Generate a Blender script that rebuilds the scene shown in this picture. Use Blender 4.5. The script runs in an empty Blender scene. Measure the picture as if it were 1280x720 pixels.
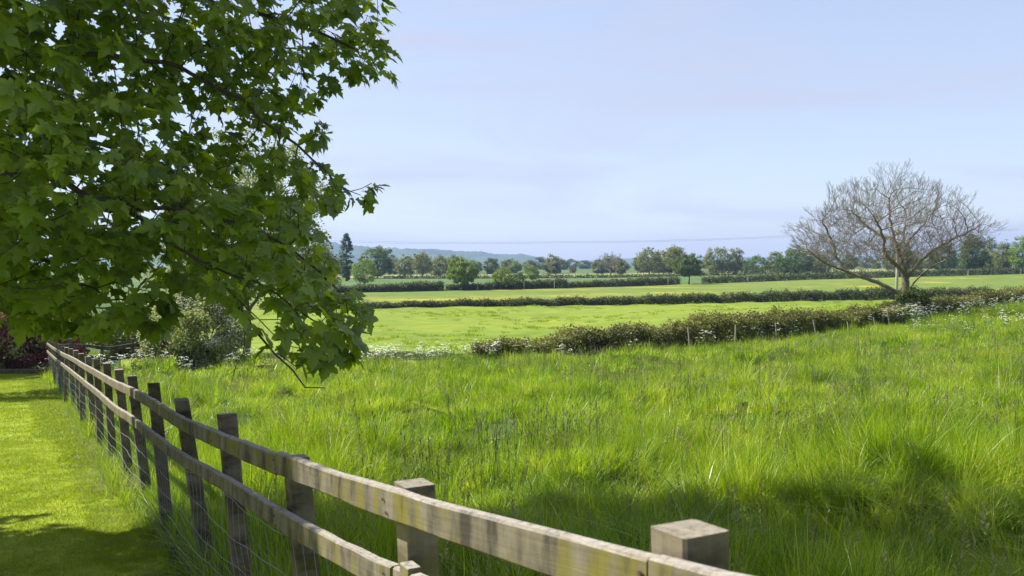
import bpy, math, random
import numpy as np
from mathutils import Vector
random.seed(7); rng = np.random.default_rng(7)
S = bpy.context.scene
COL = S.collection
# ------------------------------------------------------------------ camera
F = 1138.0                       # focal length in pixels of a 1280 wide picture
PITCH = math.atan(30/F)
cam_d = bpy.data.cameras.new('camera'); cam = bpy.data.objects.new('camera', cam_d); COL.objects.link(cam)
cam.location = (0, 0, 0); cam.rotation_euler = (math.pi/2-PITCH, 0, 0)
cam_d.sensor_width = 36; cam_d.lens = 36*F/1280; cam_d.clip_start = .05; cam_d.clip_end = 30000
cam_d.dof.use_dof = True; cam_d.dof.focus_distance = 16; cam_d.dof.aperture_fstop = 8
S.camera = cam
# ------------------------------------------------------------------ sky, sun, exposure
SUN = Vector((-1, .25, 0)).normalized(); EL = math.radians(47)
AZ = math.atan2(SUN.x, SUN.y)
w = bpy.data.worlds.new('World'); S.world = w; w.use_nodes = True
nt = w.node_tree; nt.nodes.clear()
sky = nt.nodes.new('ShaderNodeTexSky'); sky.sky_type = 'NISHITA'; sky.sun_disc = False
sky.sun_elevation = EL; sky.sun_rotation = AZ
sky.air_density = 1.0; sky.dust_density = .7; sky.ozone_density = 1.6; sky.altitude = 50
bg = nt.nodes.new('ShaderNodeBackground'); bg.inputs[1].default_value = .096
# thin cirrus veil, laid out by direction over the whole sky
tc = nt.nodes.new('ShaderNodeTexCoord'); mp = nt.nodes.new('ShaderNodeMapping'); mp.inputs['Scale'].default_value = (1.2, 1.2, 7)
mp.inputs['Rotation'].default_value = (.12, .2, 0)
nz = nt.nodes.new('ShaderNodeTexNoise'); nz.inputs['Scale'].default_value = 2.2; nz.inputs['Detail'].default_value = 8; nz.inputs['Distortion'].default_value = .6
rp = nt.nodes.new('ShaderNodeMapRange'); rp.inputs[1].default_value = .42; rp.inputs[2].default_value = .70; rp.inputs[3].default_value = 0.52; rp.inputs[4].default_value = .9
mx = nt.nodes.new('ShaderNodeMix'); mx.data_type = 'RGBA'; mx.inputs[7].default_value = (2.92, 3.05, 3.85, 1)
ou = nt.nodes.new('ShaderNodeOutputWorld'); L = nt.links.new
L(tc.outputs['Generated'], mp.inputs[0]); L(mp.outputs[0], nz.inputs[0]); L(nz.outputs[0], rp.inputs[0])
L(rp.outputs[0], mx.inputs[0]); L(sky.outputs[0], mx.inputs[6]); L(mx.outputs[2], bg.inputs[0]); L(bg.outputs[0], ou.inputs[0])
sd = bpy.data.lights.new('sun', 'SUN'); sd.energy = 5.0; sd.angle = math.radians(.55); sd.color = (1, .95, .86)
so = bpy.data.objects.new('sun', sd); COL.objects.link(so)
tosun = Vector((SUN.x*math.cos(EL), SUN.y*math.cos(EL), math.sin(EL)))
so.rotation_euler = tosun.to_track_quat('Z', 'Y').to_euler(); so.location = (-40, 10, 60)
S.view_settings.view_transform = 'Standard'; S.view_settings.look = 'None'
S.view_settings.exposure = 1.2; S.view_settings.gamma = 1; S.view_settings.use_curve_mapping = False
S.cycles.use_denoising = True; S.cycles.max_bounces = 4; S.cycles.diffuse_bounces = 3; S.cycles.glossy_bounces = 2; S.cycles.transmission_bounces = 4; S.cycles.volume_bounces = 0
# ------------------------------------------------------------------ helpers
cp, sp = math.cos(PITCH), math.sin(PITCH)
def ray(px, py):
    a, b = (px-640)/F, (360-py)/F
    return np.array([a, cp+b*sp, -sp+b*cp])
def at(px, py, d):
    r = ray(px, py); return r*(d/r[1])
def atx(px, d): return (px-640)/F*d
def proj(P):
    P = np.asarray(P, float); fw = P[:, 1]*cp-P[:, 2]*sp; up = P[:, 1]*sp+P[:, 2]*cp
    fw = np.where(fw < .05, .05, fw)
    return 640+F*P[:, 0]/fw, 360-F*up/fw, fw
# terrain: the land falls away from the camera, then lies flat; the meadow rises to the right
_d = np.array([-60, 0, 1.6, 2.76, 3.94, 5.24, 6.7, 8.1, 9.7, 11, 12.4, 14.6, 16.3, 18.9, 27, 36, 43, 60, 85, 120, 170, 260, 340, 420, 600, 1500, 20000])
_g = np.array([-1.3, -1.6, -1.76, -1.96, -2.1, -2.18, -2.3, -2.37, -2.5, -2.57, -2.66, -2.82, -2.96, -3.12, -3.75, -4.3, -4.55, -5.0, -5.4, -5.85, -6.0, -5.9, -5.6, -5.2, -4.6, -4, -4])
_t = np.arange(-60, 20000, .25)[:4000]; _v = np.interp(_t, _d, _g)
_k = np.hanning(17); _k /= _k.sum(); _v2 = np.convolve(np.pad(_v, 8, mode='edge'), _k, 'valid')
def sstep(a, b, x):
    t = np.clip((x-a)/(b-a), 0, 1); return t*t*(3-2*t)
FX0, FSL = 1.197, -.543                     # the fence line in plan: x = FX0 + FSL*y
def fdist(x, y): return (x-(FX0+FSL*y))*.879  # >0 on the meadow side
def G(x, y):
    x = np.asarray(x, float); y = np.asarray(y, float)
    g = np.where(y < 900, np.interp(y, _t, _v2), np.interp(y, _d, _g))
    s = .5*(x+np.sqrt(x*x+16))-2
    s = np.minimum(s, 45+(s-45)*.15)
    g = g+.055*s*(1-sstep(72, 118, y))
    g = g+np.clip(x-40, 0, 140)*.016*sstep(170, 300, y)*(1-sstep(450, 700, y))
    m = sstep(.6, 3, fdist(x, y))*(1-sstep(34, 46, y))
    b = .11*np.sin(x*1.7+1.3*np.sin(y*.9))+.11*np.sin(y*1.25+.7*x+np.sin(x))+.07*np.sin(3.3*x+1.1*y)*np.sin(2.7*y-.6*x)+.06*np.sin(.45*x+.33*y+1)
    und = sstep(48, 60, y)*(1-sstep(150, 260, y)); g = g+und*(.10*np.sin(.45*x+1.5*np.sin(.11*y))*np.sin(.31*y+.2*x)+.07*np.sin(.9*x-.5*y)*np.sin(.23*x+.7*y))
    return g+m*b
def g1(x, y): return float(G(x, y))
def mesh_np(name, V, faces=None, quads=None, tris=None, rnd=None, uv=None, smooth=False):
    me = bpy.data.meshes.new(name)
    if faces is not None:
        me.from_pydata([tuple(v) for v in V], [], faces)
    else:
        V = np.asarray(V, np.float32); Fc = np.asarray(quads if quads is not None else tris, np.int32); n = Fc.shape[1]
        me.vertices.add(len(V)); me.vertices.foreach_set('co', V.ravel())
        me.loops.add(Fc.size); me.loops.foreach_set('vertex_index', Fc.ravel())
        me.polygons.add(len(Fc)); me.polygons.foreach_set('loop_start', np.arange(0, Fc.size, n, dtype=np.int32))
        me.update(calc_edges=True)
    if rnd is not None:
        a = me.attributes.new('rnd', 'FLOAT', 'POINT'); a.data.foreach_set('value', np.asarray(rnd, np.float32))
    if uv is not None:
        a = me.attributes.new('uvm', 'FLOAT_VECTOR', 'POINT'); a.data.foreach_set('vector', np.asarray(uv, np.float32).ravel())
    if smooth: me.polygons.foreach_set('use_smooth', np.ones(len(me.polygons), bool))
    me.update(); return me
def obj(name, me, mat=None, parent=None, loc=None):
    if mat and not me.materials: me.materials.append(mat)
    o = bpy.data.objects.new(name, me); COL.objects.link(o)
    if loc is not None: o.location = loc
    if parent: o.parent = parent
    return o
def tag(o, label, cat, group=None, kind=None):
    o['label'] = label
    if cat: o['category'] = cat
    if group: o['group'] = group
    if kind: o['kind'] = kind
    return o
def structure(name, me, mat): o = obj(name, me, mat); o['kind'] = 'structure'; return o
def thing(name, label, cat, loc=(0, 0, 0), group=None):
    o = bpy.data.objects.new(name, None); COL.objects.link(o); o.location = loc; o.empty_display_size = .3
    return tag(o, label, cat, group)
class MB:                                   # python mesh builder with uv in metres
    def __init__(s): s.V = []; s.Fc = []; s.U = []; s.R = []
    def add(s, V, Fc, U=None, R=0.):
        b = len(s.V); s.V += [tuple(v) for v in V]; s.Fc += [tuple(b+i for i in f) for f in Fc]
        s.U += [tuple(u) for u in U] if U is not None else [(0, 0, 0)]*len(V); s.R += [R]*len(V)
    def tube(s, P, R, n=6, cap=True, rnd=0.):
        P = [np.asarray(p, float) for p in P]; V = []; U = []; Fc = []; k = len(P); L_ = 0
        up = np.array([.13, .21, .97])
        for i, p in enumerate(P):
            t = P[min(i+1, k-1)]-P[max(i-1, 0)]; t /= (np.linalg.norm(t)+1e-9)
            a = np.cross(t, up)
            if np.linalg.norm(a) < .2: a = np.cross(t, np.array([1., .1, 0]))
            a /= np.linalg.norm(a); b = np.cross(t, a)
            if i: L_ += np.linalg.norm(p-P[i-1])
            for j in range(n):
                q = 2*math.pi*j/n; V.append(p+R[i]*(math.cos(q)*a+math.sin(q)*b)); U.append((L_, R[i]*q, 0))
        for i in range(k-1):
            for j in range(n): Fc.append((i*n+j, i*n+(j+1) % n, (i+1)*n+(j+1) % n, (i+1)*n+j))
        if cap: Fc.append(tuple(range(n))[::-1]); Fc.append(tuple((k-1)*n+j for j in range(n)))
        s.add(V, Fc, U, rnd)
    def mesh(s, name, smooth=True): return mesh_np(name, s.V, faces=s.Fc, rnd=s.R, uv=s.U, smooth=smooth)
# ------------------------------------------------------------------ materials
def newmat(name):
    m = bpy.data.materials.new(name); m.use_nodes = True; n = m.node_tree; n.nodes.clear()
    return m, n, (lambda t, **k: _nd(n, t, k))
def _nd(n, t, k):
    x = n.nodes.new('ShaderNode'+t)
    for a, v in k.items():
        if a[0] == 'i' and a[1:].isdigit(): x.inputs[int(a[1:])].default_value = v
        else: setattr(x, a, v)
    return x
def ramp(N, stops):
    r = N('ValToRGB'); e = r.color_ramp.elements
    while len(e) < len(stops): e.new(.5)
    for el, (p, c) in zip(e, stops): el.position = p; el.color = (*c, 1)
    return r
def leafmat(name, stops, trans=.4, tboost=(1.5, 1.6, .9), rough=.5, spec=.3, big=.5, bigamt=.3, inst=False):
    m, n, N = newmat(name); K = n.links.new
    at_ = N('Attribute', attribute_name='rnd')
    geo = N('NewGeometry'); nz = N('TexNoise'); nz.inputs['Scale'].default_value = big; nz.inputs['Detail'].default_value = 3
    K(geo.outputs['Position'], nz.inputs['Vector'])
    a = N('Math', operation='MULTIPLY_ADD'); a.inputs[1].default_value = bigamt*3; a.inputs[2].default_value = -bigamt*1.5
    K(nz.outputs[0], a.inputs[0]); b = N('Math', operation='ADD'); K(a.outputs[0], b.inputs[0]); K(at_.outputs['Fac'], b.inputs[1])
    src = b
    if inst:
        oi = N('ObjectInfo'); c = N('Math', operation='MULTIPLY_ADD'); c.inputs[1].default_value = .5; K(oi.outputs['Random'], c.inputs[0])
        d = N('Math', operation='SUBTRACT'); d.inputs[1].default_value = .25; K(b.outputs[0], c.inputs[2]); K(c.outputs[0], d.inputs[0]); src = d
    r = ramp(N, stops); K(src.outputs[0], r.inputs[0])
    p = N('BsdfPrincipled'); p.inputs['Roughness'].default_value = rough; p.inputs['Specular IOR Level'].default_value = spec
    K(r.outputs[0], p.inputs['Base Color'])
    mu = N('Mix', data_type='RGBA', blend_type='MULTIPLY'); mu.inputs[0].default_value = 1; mu.inputs[7].default_value = (*tboost, 1); K(r.outputs[0], mu.inputs[6])
    t = N('BsdfTranslucent'); K(mu.outputs[2], t.inputs[0])
    s = N('MixShader'); s.inputs[0].default_value = trans; K(p.outputs[0], s.inputs[1]); K(t.outputs[0], s.inputs[2])
    o = N('OutputMaterial'); K(s.outputs[0], o.inputs[0]); return m
def groundmat(name, stops, scale, detail=6, bump=.0, stretch=(1, 1, 1), fine=None, spots=None, rough=.9):
    m, n, N = newmat(name); K = n.links.new
    geo = N('NewGeometry'); mp = N('Mapping'); mp.inputs['Scale'].default_value = stretch; K(geo.outputs['Position'], mp.inputs[0])
    nz = N('TexNoise'); nz.inputs['Scale'].default_value = scale; nz.inputs['Detail'].default_value = detail; nz.inputs['Roughness'].default_value = .62; K(mp.outputs[0], nz.inputs[0])
    r = ramp(N, stops); K(nz.outputs[0], r.inputs[0]); col = r.outputs[0]
    if fine:
        n2 = N('TexNoise'); n2.inputs['Scale'].default_value = fine; n2.inputs['Detail'].default_value = 5; K(mp.outputs[0], n2.inputs[0])
        mr = N('MapRange'); mr.inputs[1].default_value = .3; mr.inputs[2].default_value = .7; mr.inputs[3].default_value = .8; mr.inputs[4].default_value = 1.2; K(n2.outputs[0], mr.inputs[0])
        mu = N('Mix', data_type='RGBA', blend_type='MULTIPLY'); mu.inputs[0].default_value = 1; K(col, mu.inputs[6]); K(mr.outputs[0], mu.inputs[7]); col = mu.outputs[2]
    if spots:
        n3 = N('TexNoise'); n3.inputs['Scale'].default_value = spots[0]; n3.inputs['Detail'].default_value = 8; n3.inputs['Roughness'].default_value = .7; K(mp.outputs[0], n3.inputs[0])
        mr = N('MapRange'); mr.inputs[1].default_value = spots[1]; mr.inputs[2].default_value = spots[1]+.1; K(n3.outputs[0], mr.inputs[0])
        mi = N('Mix', data_type='RGBA'); K(mr.outputs[0], mi.inputs[0]); K(col, mi.inputs[6]); mi.inputs[7].default_value = (*spots[2], 1); col = mi.outputs[2]
    p = N('BsdfPrincipled'); p.inputs['Roughness'].default_value = rough; p.inputs['Specular IOR Level'].default_value = .15; K(col, p.inputs['Base Color'])
    if bump:
        bp = N('Bump'); bp.inputs['Strength'].default_value = bump; bp.inputs['Distance'].default_value = .2; K(nz.outputs[0], bp.inputs['Height']); K(bp.outputs[0], p.inputs['Normal'])
    o = N('OutputMaterial'); K(p.outputs[0], o.inputs[0]); return m
def woodmat(name, base, dark, light, moss, mossamt=.5, topc=(.20, .18, .15)):
    m, n, N = newmat(name); K = n.links.new
    uv = N('Attribute', attribute_name='uvm'); geo = N('NewGeometry'); oi = N('ObjectInfo')
    def noise(sc, det, stretch, off=0):
        mp = N('Mapping'); mp.inputs['Scale'].default_value = stretch; K(uv.outputs['Vector'], mp.inputs[0])
        ad = N('VectorMath', operation='ADD'); K(mp.outputs[0], ad.inputs[0]); K(oi.outputs['Random'], ad.inputs[1])
        sc_ = N('VectorMath', operation='SCALE'); sc_.inputs['Scale'].default_value = 1; K(ad.outputs[0], sc_.inputs[0])
        z = N('TexNoise', noise_dimensions='4D'); z.inputs['Scale'].default_value = sc; z.inputs['Detail'].default_value = det; z.inputs['Roughness'].default_value = .6
        w_ = N('Math', operation='MULTIPLY_ADD'); w_.inputs[1].default_value = 37.; w_.inputs[2].default_value = off; K(oi.outputs['Random'], w_.inputs[0]); K(w_.outputs[0], z.inputs['W'])
        K(sc_.outputs[0], z.inputs['Vector']); return z
    grain = noise(1, 8, (3, 90, 90), 1)
    stain = noise(1, 7, (11, 4, 4), 5)
    mossn = noise(1, 4, (9, 3, 3), 9)
    r = ramp(N, [(.36, dark), (.48, base), (.64, light)]); K(stain.outputs[0], r.inputs[0])
    g = N('MapRange'); g.inputs[1].default_value = .3; g.inputs[2].default_value = .7; g.inputs[3].default_value = .84; g.inputs[4].default_value = 1.12; K(grain.outputs[0], g.inputs[0])
    mu = N('Mix', data_type='RGBA', blend_type='MULTIPLY'); mu.inputs[0].default_value = 1; K(r.outputs[0], mu.inputs[6]); K(g.outputs[0], mu.inputs[7])
    mr = N('MapRange'); mr.inputs[1].default_value = .5; mr.inputs[2].default_value = .62; mr.inputs[4].default_value = mossamt; K(mossn.outputs[0], mr.inputs[0])
    # lichen keeps to the upright faces; tops are bleached, with sunlit brightness painted in
    sx = N('SeparateXYZ'); K(geo.outputs['Normal'], sx.inputs[0]); tp = N('MapRange'); tp.inputs[1].default_value = .5; tp.inputs[2].default_value = .9; K(sx.outputs['Z'], tp.inputs[0])
    inv = N('Math', operation='SUBTRACT'); inv.inputs[0].default_value = 1; K(tp.outputs[0], inv.inputs[1])
    mm = N('Math', operation='MULTIPLY'); K(mr.outputs[0], mm.inputs[0]); K(inv.outputs[0], mm.inputs[1])
    mi = N('Mix', data_type='RGBA'); K(mm.outputs[0], mi.inputs[0]); K(mu.outputs[2], mi.inputs[6]); mi.inputs[7].default_value = (*moss, 1)
    bl = N('Mix', data_type='RGBA'); tm = N('Math', operation='MULTIPLY'); tm.inputs[1].default_value = .85; K(tp.outputs[0], tm.inputs[0]); K(tm.outputs[0], bl.inputs[0]); K(mi.outputs[2], bl.inputs[6]); 
    cr = N('TexNoise'); cr.inputs['Scale'].default_value = 55; cr.inputs['Detail'].default_value = 7; cr.inputs['Roughness'].default_value = .7; tc2 = N('TexCoord'); K(tc2.outputs['Object'], cr.inputs[0])
    r2 = ramp(N, [(.3, (.07, .06, .045)), (.48, topc), (.7, tuple(min(1, 1.5*v) for v in topc))]); K(cr.outputs[0], r2.inputs[0]); K(r2.outputs[0], bl.inputs[7])
    p = N('BsdfPrincipled'); p.inputs['Roughness'].default_value = .85; p.inputs['Specular IOR Level'].default_value = .2; K(bl.outputs[2], p.inputs['Base Color'])
    bp = N('Bump'); bp.inputs['Strength'].default_value = .5; bp.inputs['Distance'].default_value = .004; K(grain.outputs[0], bp.inputs['Height']); K(bp.outputs[0], p.inputs['Normal'])
    o = N('OutputMaterial'); K(p.outputs[0], o.inputs[0]); return m
def barkmat(name, a, b, scale=12):
    m, n, N = newmat(name); K = n.links.new
    tc = N('TexCoord'); z = N('TexNoise'); z.inputs['Scale'].default_value = scale; z.inputs['Detail'].default_value = 6; K(tc.outputs['Object'], z.inputs[0])
    r = ramp(N, [(.35, a), (.65, b)]); K(z.outputs[0], r.inputs[0])
    p = N('BsdfPrincipled'); p.inputs['Roughness'].default_value = .9; K(r.outputs[0], p.inputs['Base Color'])
    bp = N('Bump'); bp.inputs['Strength'].default_value = .6; bp.inputs['Distance'].default_value = .02; K(z.outputs[0], bp.inputs['Height']); K(bp.outputs[0], p.inputs['Normal'])
    o = N('OutputMaterial'); K(p.outputs[0], o.inputs[0]); return m
def plain(name, c, rough=.6, metal=0.):
    m, n, N = newmat(name); p = N('BsdfPrincipled'); p.inputs['Base Color'].default_value = (*c, 1); p.inputs['Roughness'].default_value = rough; p.inputs['Metallic'].default_value = metal
    o = N('OutputMaterial'); n.links.new(p.outputs[0], o.inputs[0]); return m
M = {}
M['soil'] = groundmat('meadow_ground', [(.3, (.030, .055, .008)), (.7, (.055, .10, .012))], .5, fine=3)
M['lawn'] = groundmat('lawn_ground', [(.3, (.16, .215, .005)), (.7, (.20, .245, .007))], .6, fine=14)
M['pasture'] = groundmat('pasture_grass', [(.3, (.105, .155, .013)), (.5, (.138, .188, .016)), (.72, (.168, .208, .02))], .09, detail=10, fine=1.1, bump=.25, stretch=(.5, 1, 1))
M['buttercup'] = groundmat('buttercup_field', [(.3, (.085, .135, .018)), (.7, (.135, .17, .025))], .06, fine=.6, stretch=(.6, 1, 1), spots=(.045, .55, (.30, .25, .012)))
M['crop'] = groundmat('crop_field', [(.3, (.060, .110, .026)), (.7, (.080, .135, .034))], .03, fine=.2)
M['palefield'] = groundmat('pale_field', [(.3, (.16, .19, .055)), (.7, (.22, .235, .08))], .03, fine=.15)
M['farland'] = groundmat('far_land', [(.3, (.05, .085, .022)), (.7, (.09, .13, .035))], .006, fine=.05)
M['hill'] = groundmat('wooded_hill', [(.35, (.035, .06, .025)), (.6, (.06, .09, .035)), (.75, (.10, .13, .05))], .004, fine=.03)
M['grass'] = leafmat('meadow_blade', [(.0, (.060, .128, .004)), (.45, (.182, .290, .006)), (.8, (.285, .375, .012)), (1, (.37, .40, .07))], trans=.5, tboost=(1.45, 1.45, .6), rough=.42, spec=.45, big=.45, bigamt=.32, inst=True)
M['grassblue'] = leafmat('pale_blade', [(.0, (.13, .18, .05)), (1, (.28, .30, .13))], trans=.35, rough=.35, spec=.6, inst=True)
M['lawnblade'] = leafmat('lawn_blade', [(.0, (.145, .21, .004)), (.5, (.182, .252, .005)), (1, (.22, .28, .008))], trans=.45, tboost=(1.45, 1.35, .7), rough=.5, inst=True, big=.7)
M['dry'] = leafmat('dry_blade', [(.0, (.14, .17, .05)), (1, (.30, .27, .13))], trans=.3, inst=True)
M['maple'] = leafmat('maple_leaf', [(.0, (.068, .118, .018)), (.5, (.170, .255, .022)), (.85, (.27, .345, .022)), (1, (.35, .40, .022))], trans=.54, tboost=(1.9, 1.75, .5), rough=.36, spec=.55, big=.9, bigamt=.2)
M['seed'] = plain('foxtail_head', (.10, .085, .07), .9)
M['stalk'] = leafmat('green_stalk', [(0, (.05, .10, .02)), (1, (.08, .14, .03))], trans=.2)
M['petal'] = leafmat('white_petal', [(0, (.62, .64, .52)), (1, (.8, .8, .72))], trans=.3, tboost=(1, 1, 1), big=.1, bigamt=0)
M['buttercup_p'] = plain('yellow_petal', (.75, .52, .01), .4)
M['rail'] = woodmat('rail_wood', (.108, .092, .066), (.040, .034, .025), (.175, .152, .112), (.135, .118, .016), .85, (.25, .23, .20))
M['post'] = woodmat('post_wood', (.105, .090, .062), (.045, .038, .028), (.165, .142, .10), (.09, .082, .016), .5)
M['sunpost'] = woodmat('pale_post_wood', (.16, .135, .09), (.075, .062, .043), (.23, .195, .135), (.14, .125, .03), .45, (.19, .17, .13))  # lighter copy of the post wood, sunlight painted in for the two near posts
M['oldwood'] = woodmat('grey_wood', (.08, .07, .055), (.045, .04, .03), (.13, .115, .09), (.10, .10, .03), .3)
M['stake'] = plain('pale_stake', (.25, .225, .17), .9)
M['pole'] = plain('pole_wood', (.34, .31, .27), .9)
M['wire'] = plain('galvanised_wire', (.22, .22, .22), .6, .2)
M['cable'] = plain('cable', (.12, .13, .15), .6)
M['bark'] = barkmat('maple_bark', (.035, .028, .022), (.075, .062, .048))
M['ashbark'] = barkmat('ash_bark', (.092, .082, .058), (.19, .168, .112), 3)
M['twig'] = barkmat('hedge_twig', (.05, .04, .03), (.09, .07, .055), 6)
M['edging'] = woodmat('edging_wood', (.08, .065, .045), (.05, .04, .03), (.12, .10, .07), (.08, .09, .02), .3)
def lm(name, lo, mid, hi, **k): M[name] = leafmat(name, [(0, lo), (.5, mid), (1, hi)], **k)
kw = dict(trans=.3, tboost=(1.3, 1.3, .8), rough=.55, spec=.25, big=.6, bigamt=.2)
lm('dark_oak', (0.046, 0.078, 0.014), (0.082, 0.132, 0.019), (0.135, 0.19, 0.03), **kw)
lm('green_oak', (0.08, 0.14, 0.014), (0.15, 0.225, 0.022), (0.22, 0.28, 0.034), **kw)
lm('grey_willow', (0.095, 0.122, 0.042), (0.16, 0.185, 0.065), (0.22, 0.245, 0.095), **kw)
lm('olive', (0.095, 0.112, 0.026), (0.15, 0.17, 0.038), (0.21, 0.225, 0.055), **kw)
lm('poplar', (0.039, 0.072, 0.029), (0.072, 0.111, 0.042), (0.111, 0.150, 0.058), **kw)
lm('pale_birch', (.12, .16, .04), (.19, .23, .07), (.27, .30, .11), trans=.4, tboost=(1.2, 1.2, .9), big=.3, bigamt=.15)
lm('hawthorn', (0.13, 0.165, 0.045), (0.22, 0.26, 0.07), (0.32, 0.34, 0.14), **kw)
lm('copper', (0.065, 0.022, 0.026), (0.19, 0.07, 0.07), (0.34, 0.15, 0.12), trans=.3, tboost=(1.6, .9, .8), big=1.2, bigamt=.25)
lm('hedge_near', (0.052, 0.06, 0.016), (0.1, 0.118, 0.024), (0.195, 0.215, 0.036), **dict(kw, big=.35, bigamt=.4))
lm('hedge_tip', (0.11, 0.09, 0.035), (0.165, 0.135, 0.05), (0.21, 0.195, 0.06), **dict(kw, big=.4, bigamt=.3))
lm('hedge_far', (0.04, 0.052, 0.017), (0.068, 0.085, 0.024), (0.115, 0.135, 0.036), **dict(kw, big=.2, bigamt=.25))
lm('bush', (0.046, 0.085, 0.017), (0.085, 0.143, 0.023), (0.143, 0.202, 0.036), **kw)
# ------------------------------------------------------------------ ground
def axis(lo, hi, n, s):
    u = np.linspace(math.asinh(lo/s), math.asinh(hi/s), n); return np.sinh(u)*s
gx = axis(-5000, 5000, 461, 9); gy = axis(-60, 5300, 461, 12)
X, Y = np.meshgrid(gx, gy); Z = G(X, Y)
def gridmesh(name, X, Y, Z):
    ny, nx = X.shape; V = np.stack([X, Y, Z], -1).reshape(-1, 3)
    i = np.arange(ny*nx).reshape(ny, nx)
    Q = np.stack([i[:-1, :-1], i[:-1, 1:], i[1:, 1:], i[1:, :-1]], -1).reshape(-1, 4)
    return mesh_np(name, V, quads=Q, smooth=True)
me = gridmesh('ground', X, Y, Z); me.materials.append(M['soil']); me.materials.append(M['farland'])
cy = (Y[:-1, :-1]+Y[1:, 1:]).ravel()/2
me.polygons.foreach_set('material_index', (cy > 130).astype(np.int32))
structure('ground', me, None)
def sheet(name, left, right, d0, d1, mat, lift, nx=60, ny=40, inplan=False):
    u = np.linspace(0, 1, nx)[None, :]; v = np.linspace(0, 1, ny)[:, None]
    px = left+(right-left)*u
    a = np.interp(px, *zip(*d0)); b = np.interp(px, *zip(*d1))
    Yv = a+(b-a)*v; Xv = (px+0*v-640)/F*Yv
    return structure(name, gridmesh(name, Xv, Yv, G(Xv, Yv)+lift), mat)
# lawn: the left side of the fence
v = np.linspace(0, 1, 120)[:, None]; u = np.linspace(0, 1, 60)[None, :]
Yv = -4+(40.2)*v+0*u; Xr = FX0+FSL*Yv-.05; Xv = Xr+(-32-0*Yv)*u**1.6
structure('lawn', gridmesh('lawn', Xv, Yv, G(Xv, Yv)+.012), M['lawn'])
# ------------------------------------------------------------------ hedge lines in plan  (px, distance)
H1 = [(596, 43), (650, 43), (760, 43.5), (863, 45), (970, 49), (1060, 53), (1112, 57), (1150, 62), (1220, 68), (1330, 75), (1400, 79)]
H2 = [(330, 112), (470, 119), (620, 124), (800, 131), (1000, 142), (1150, 152), (1290, 158), (1400, 160)]
H3 = [(300, 180), (490, 192), (560, 203), (700, 222), (840, 255), (1000, 285), (1150, 300), (1400, 330)]
sheet('pasture', 150, 1420, [(0, 38), (400, 38)]+[(p, d+.2) for p, d in H1], H2, M['pasture'], .10, 200, 120)
sheet('buttercup_field', 250, 1420, H2, H3, M['buttercup'], .08)
F4 = [(300, 330), (640, 345), (900, 372), (1400, 420)]
F5 = [(300, 400), (1400, 520)]
sheet('crop_field', 250, 1420, H3, F4, M['crop'], .15)
sheet('pale_field', 250, 1420, F4, F5, M['palefield'], .25)
# hills
def hill(name, ridge, dist, depth, seed):
    r = np.random.default_rng(seed); nx, ny = 260, 26
    px = np.linspace(ridge[0][0], ridge[-1][0], nx); hp = np.interp(px, *zip(*ridge))
    vv = np.linspace(0, 1, ny)[:, None]
    Yv = dist+depth*(vv-.5)+0*px; Xv = (px-640)/F*dist*(1+0*vv)
    prof = np.sin(np.pi*vv)**.8
    nn = sum(np.sin(Xv*k*.01+Yv*k*.013*(1 if j % 2 else -1)+r.uniform(0, 6))/k**.9 for j, k in enumerate([1, 1.7, 2.9, 4.6, 7.7, 12.3]))
    tr = r.uniform(-1, 1, Xv.shape)
    H = (330-hp)*dist/F
    Zv = -6+(H+6)*prof*(1+.05*nn)+tr*3.5*prof
    return structure(name, gridmesh(name, Xv, Yv, Zv), M['hill'])
hill('hill', [(60, 322), (200, 312), (300, 305), (390, 303), (440, 308), (500, 311), (540, 312), (575, 316), (600, 316), (630, 319), (650, 318), (668, 321), (690, 331), (705, 336)], 3400, 900, 1)
hill('hill', [(560, 332), (680, 328), (760, 325), (800, 322), (850, 323), (900, 321), (950, 322), (1000, 322), (1050, 322), (1120, 318), (1200, 315), (1240, 306), (1290, 301), (1400, 300), (1600, 310)], 4600, 1100, 2)
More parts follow.
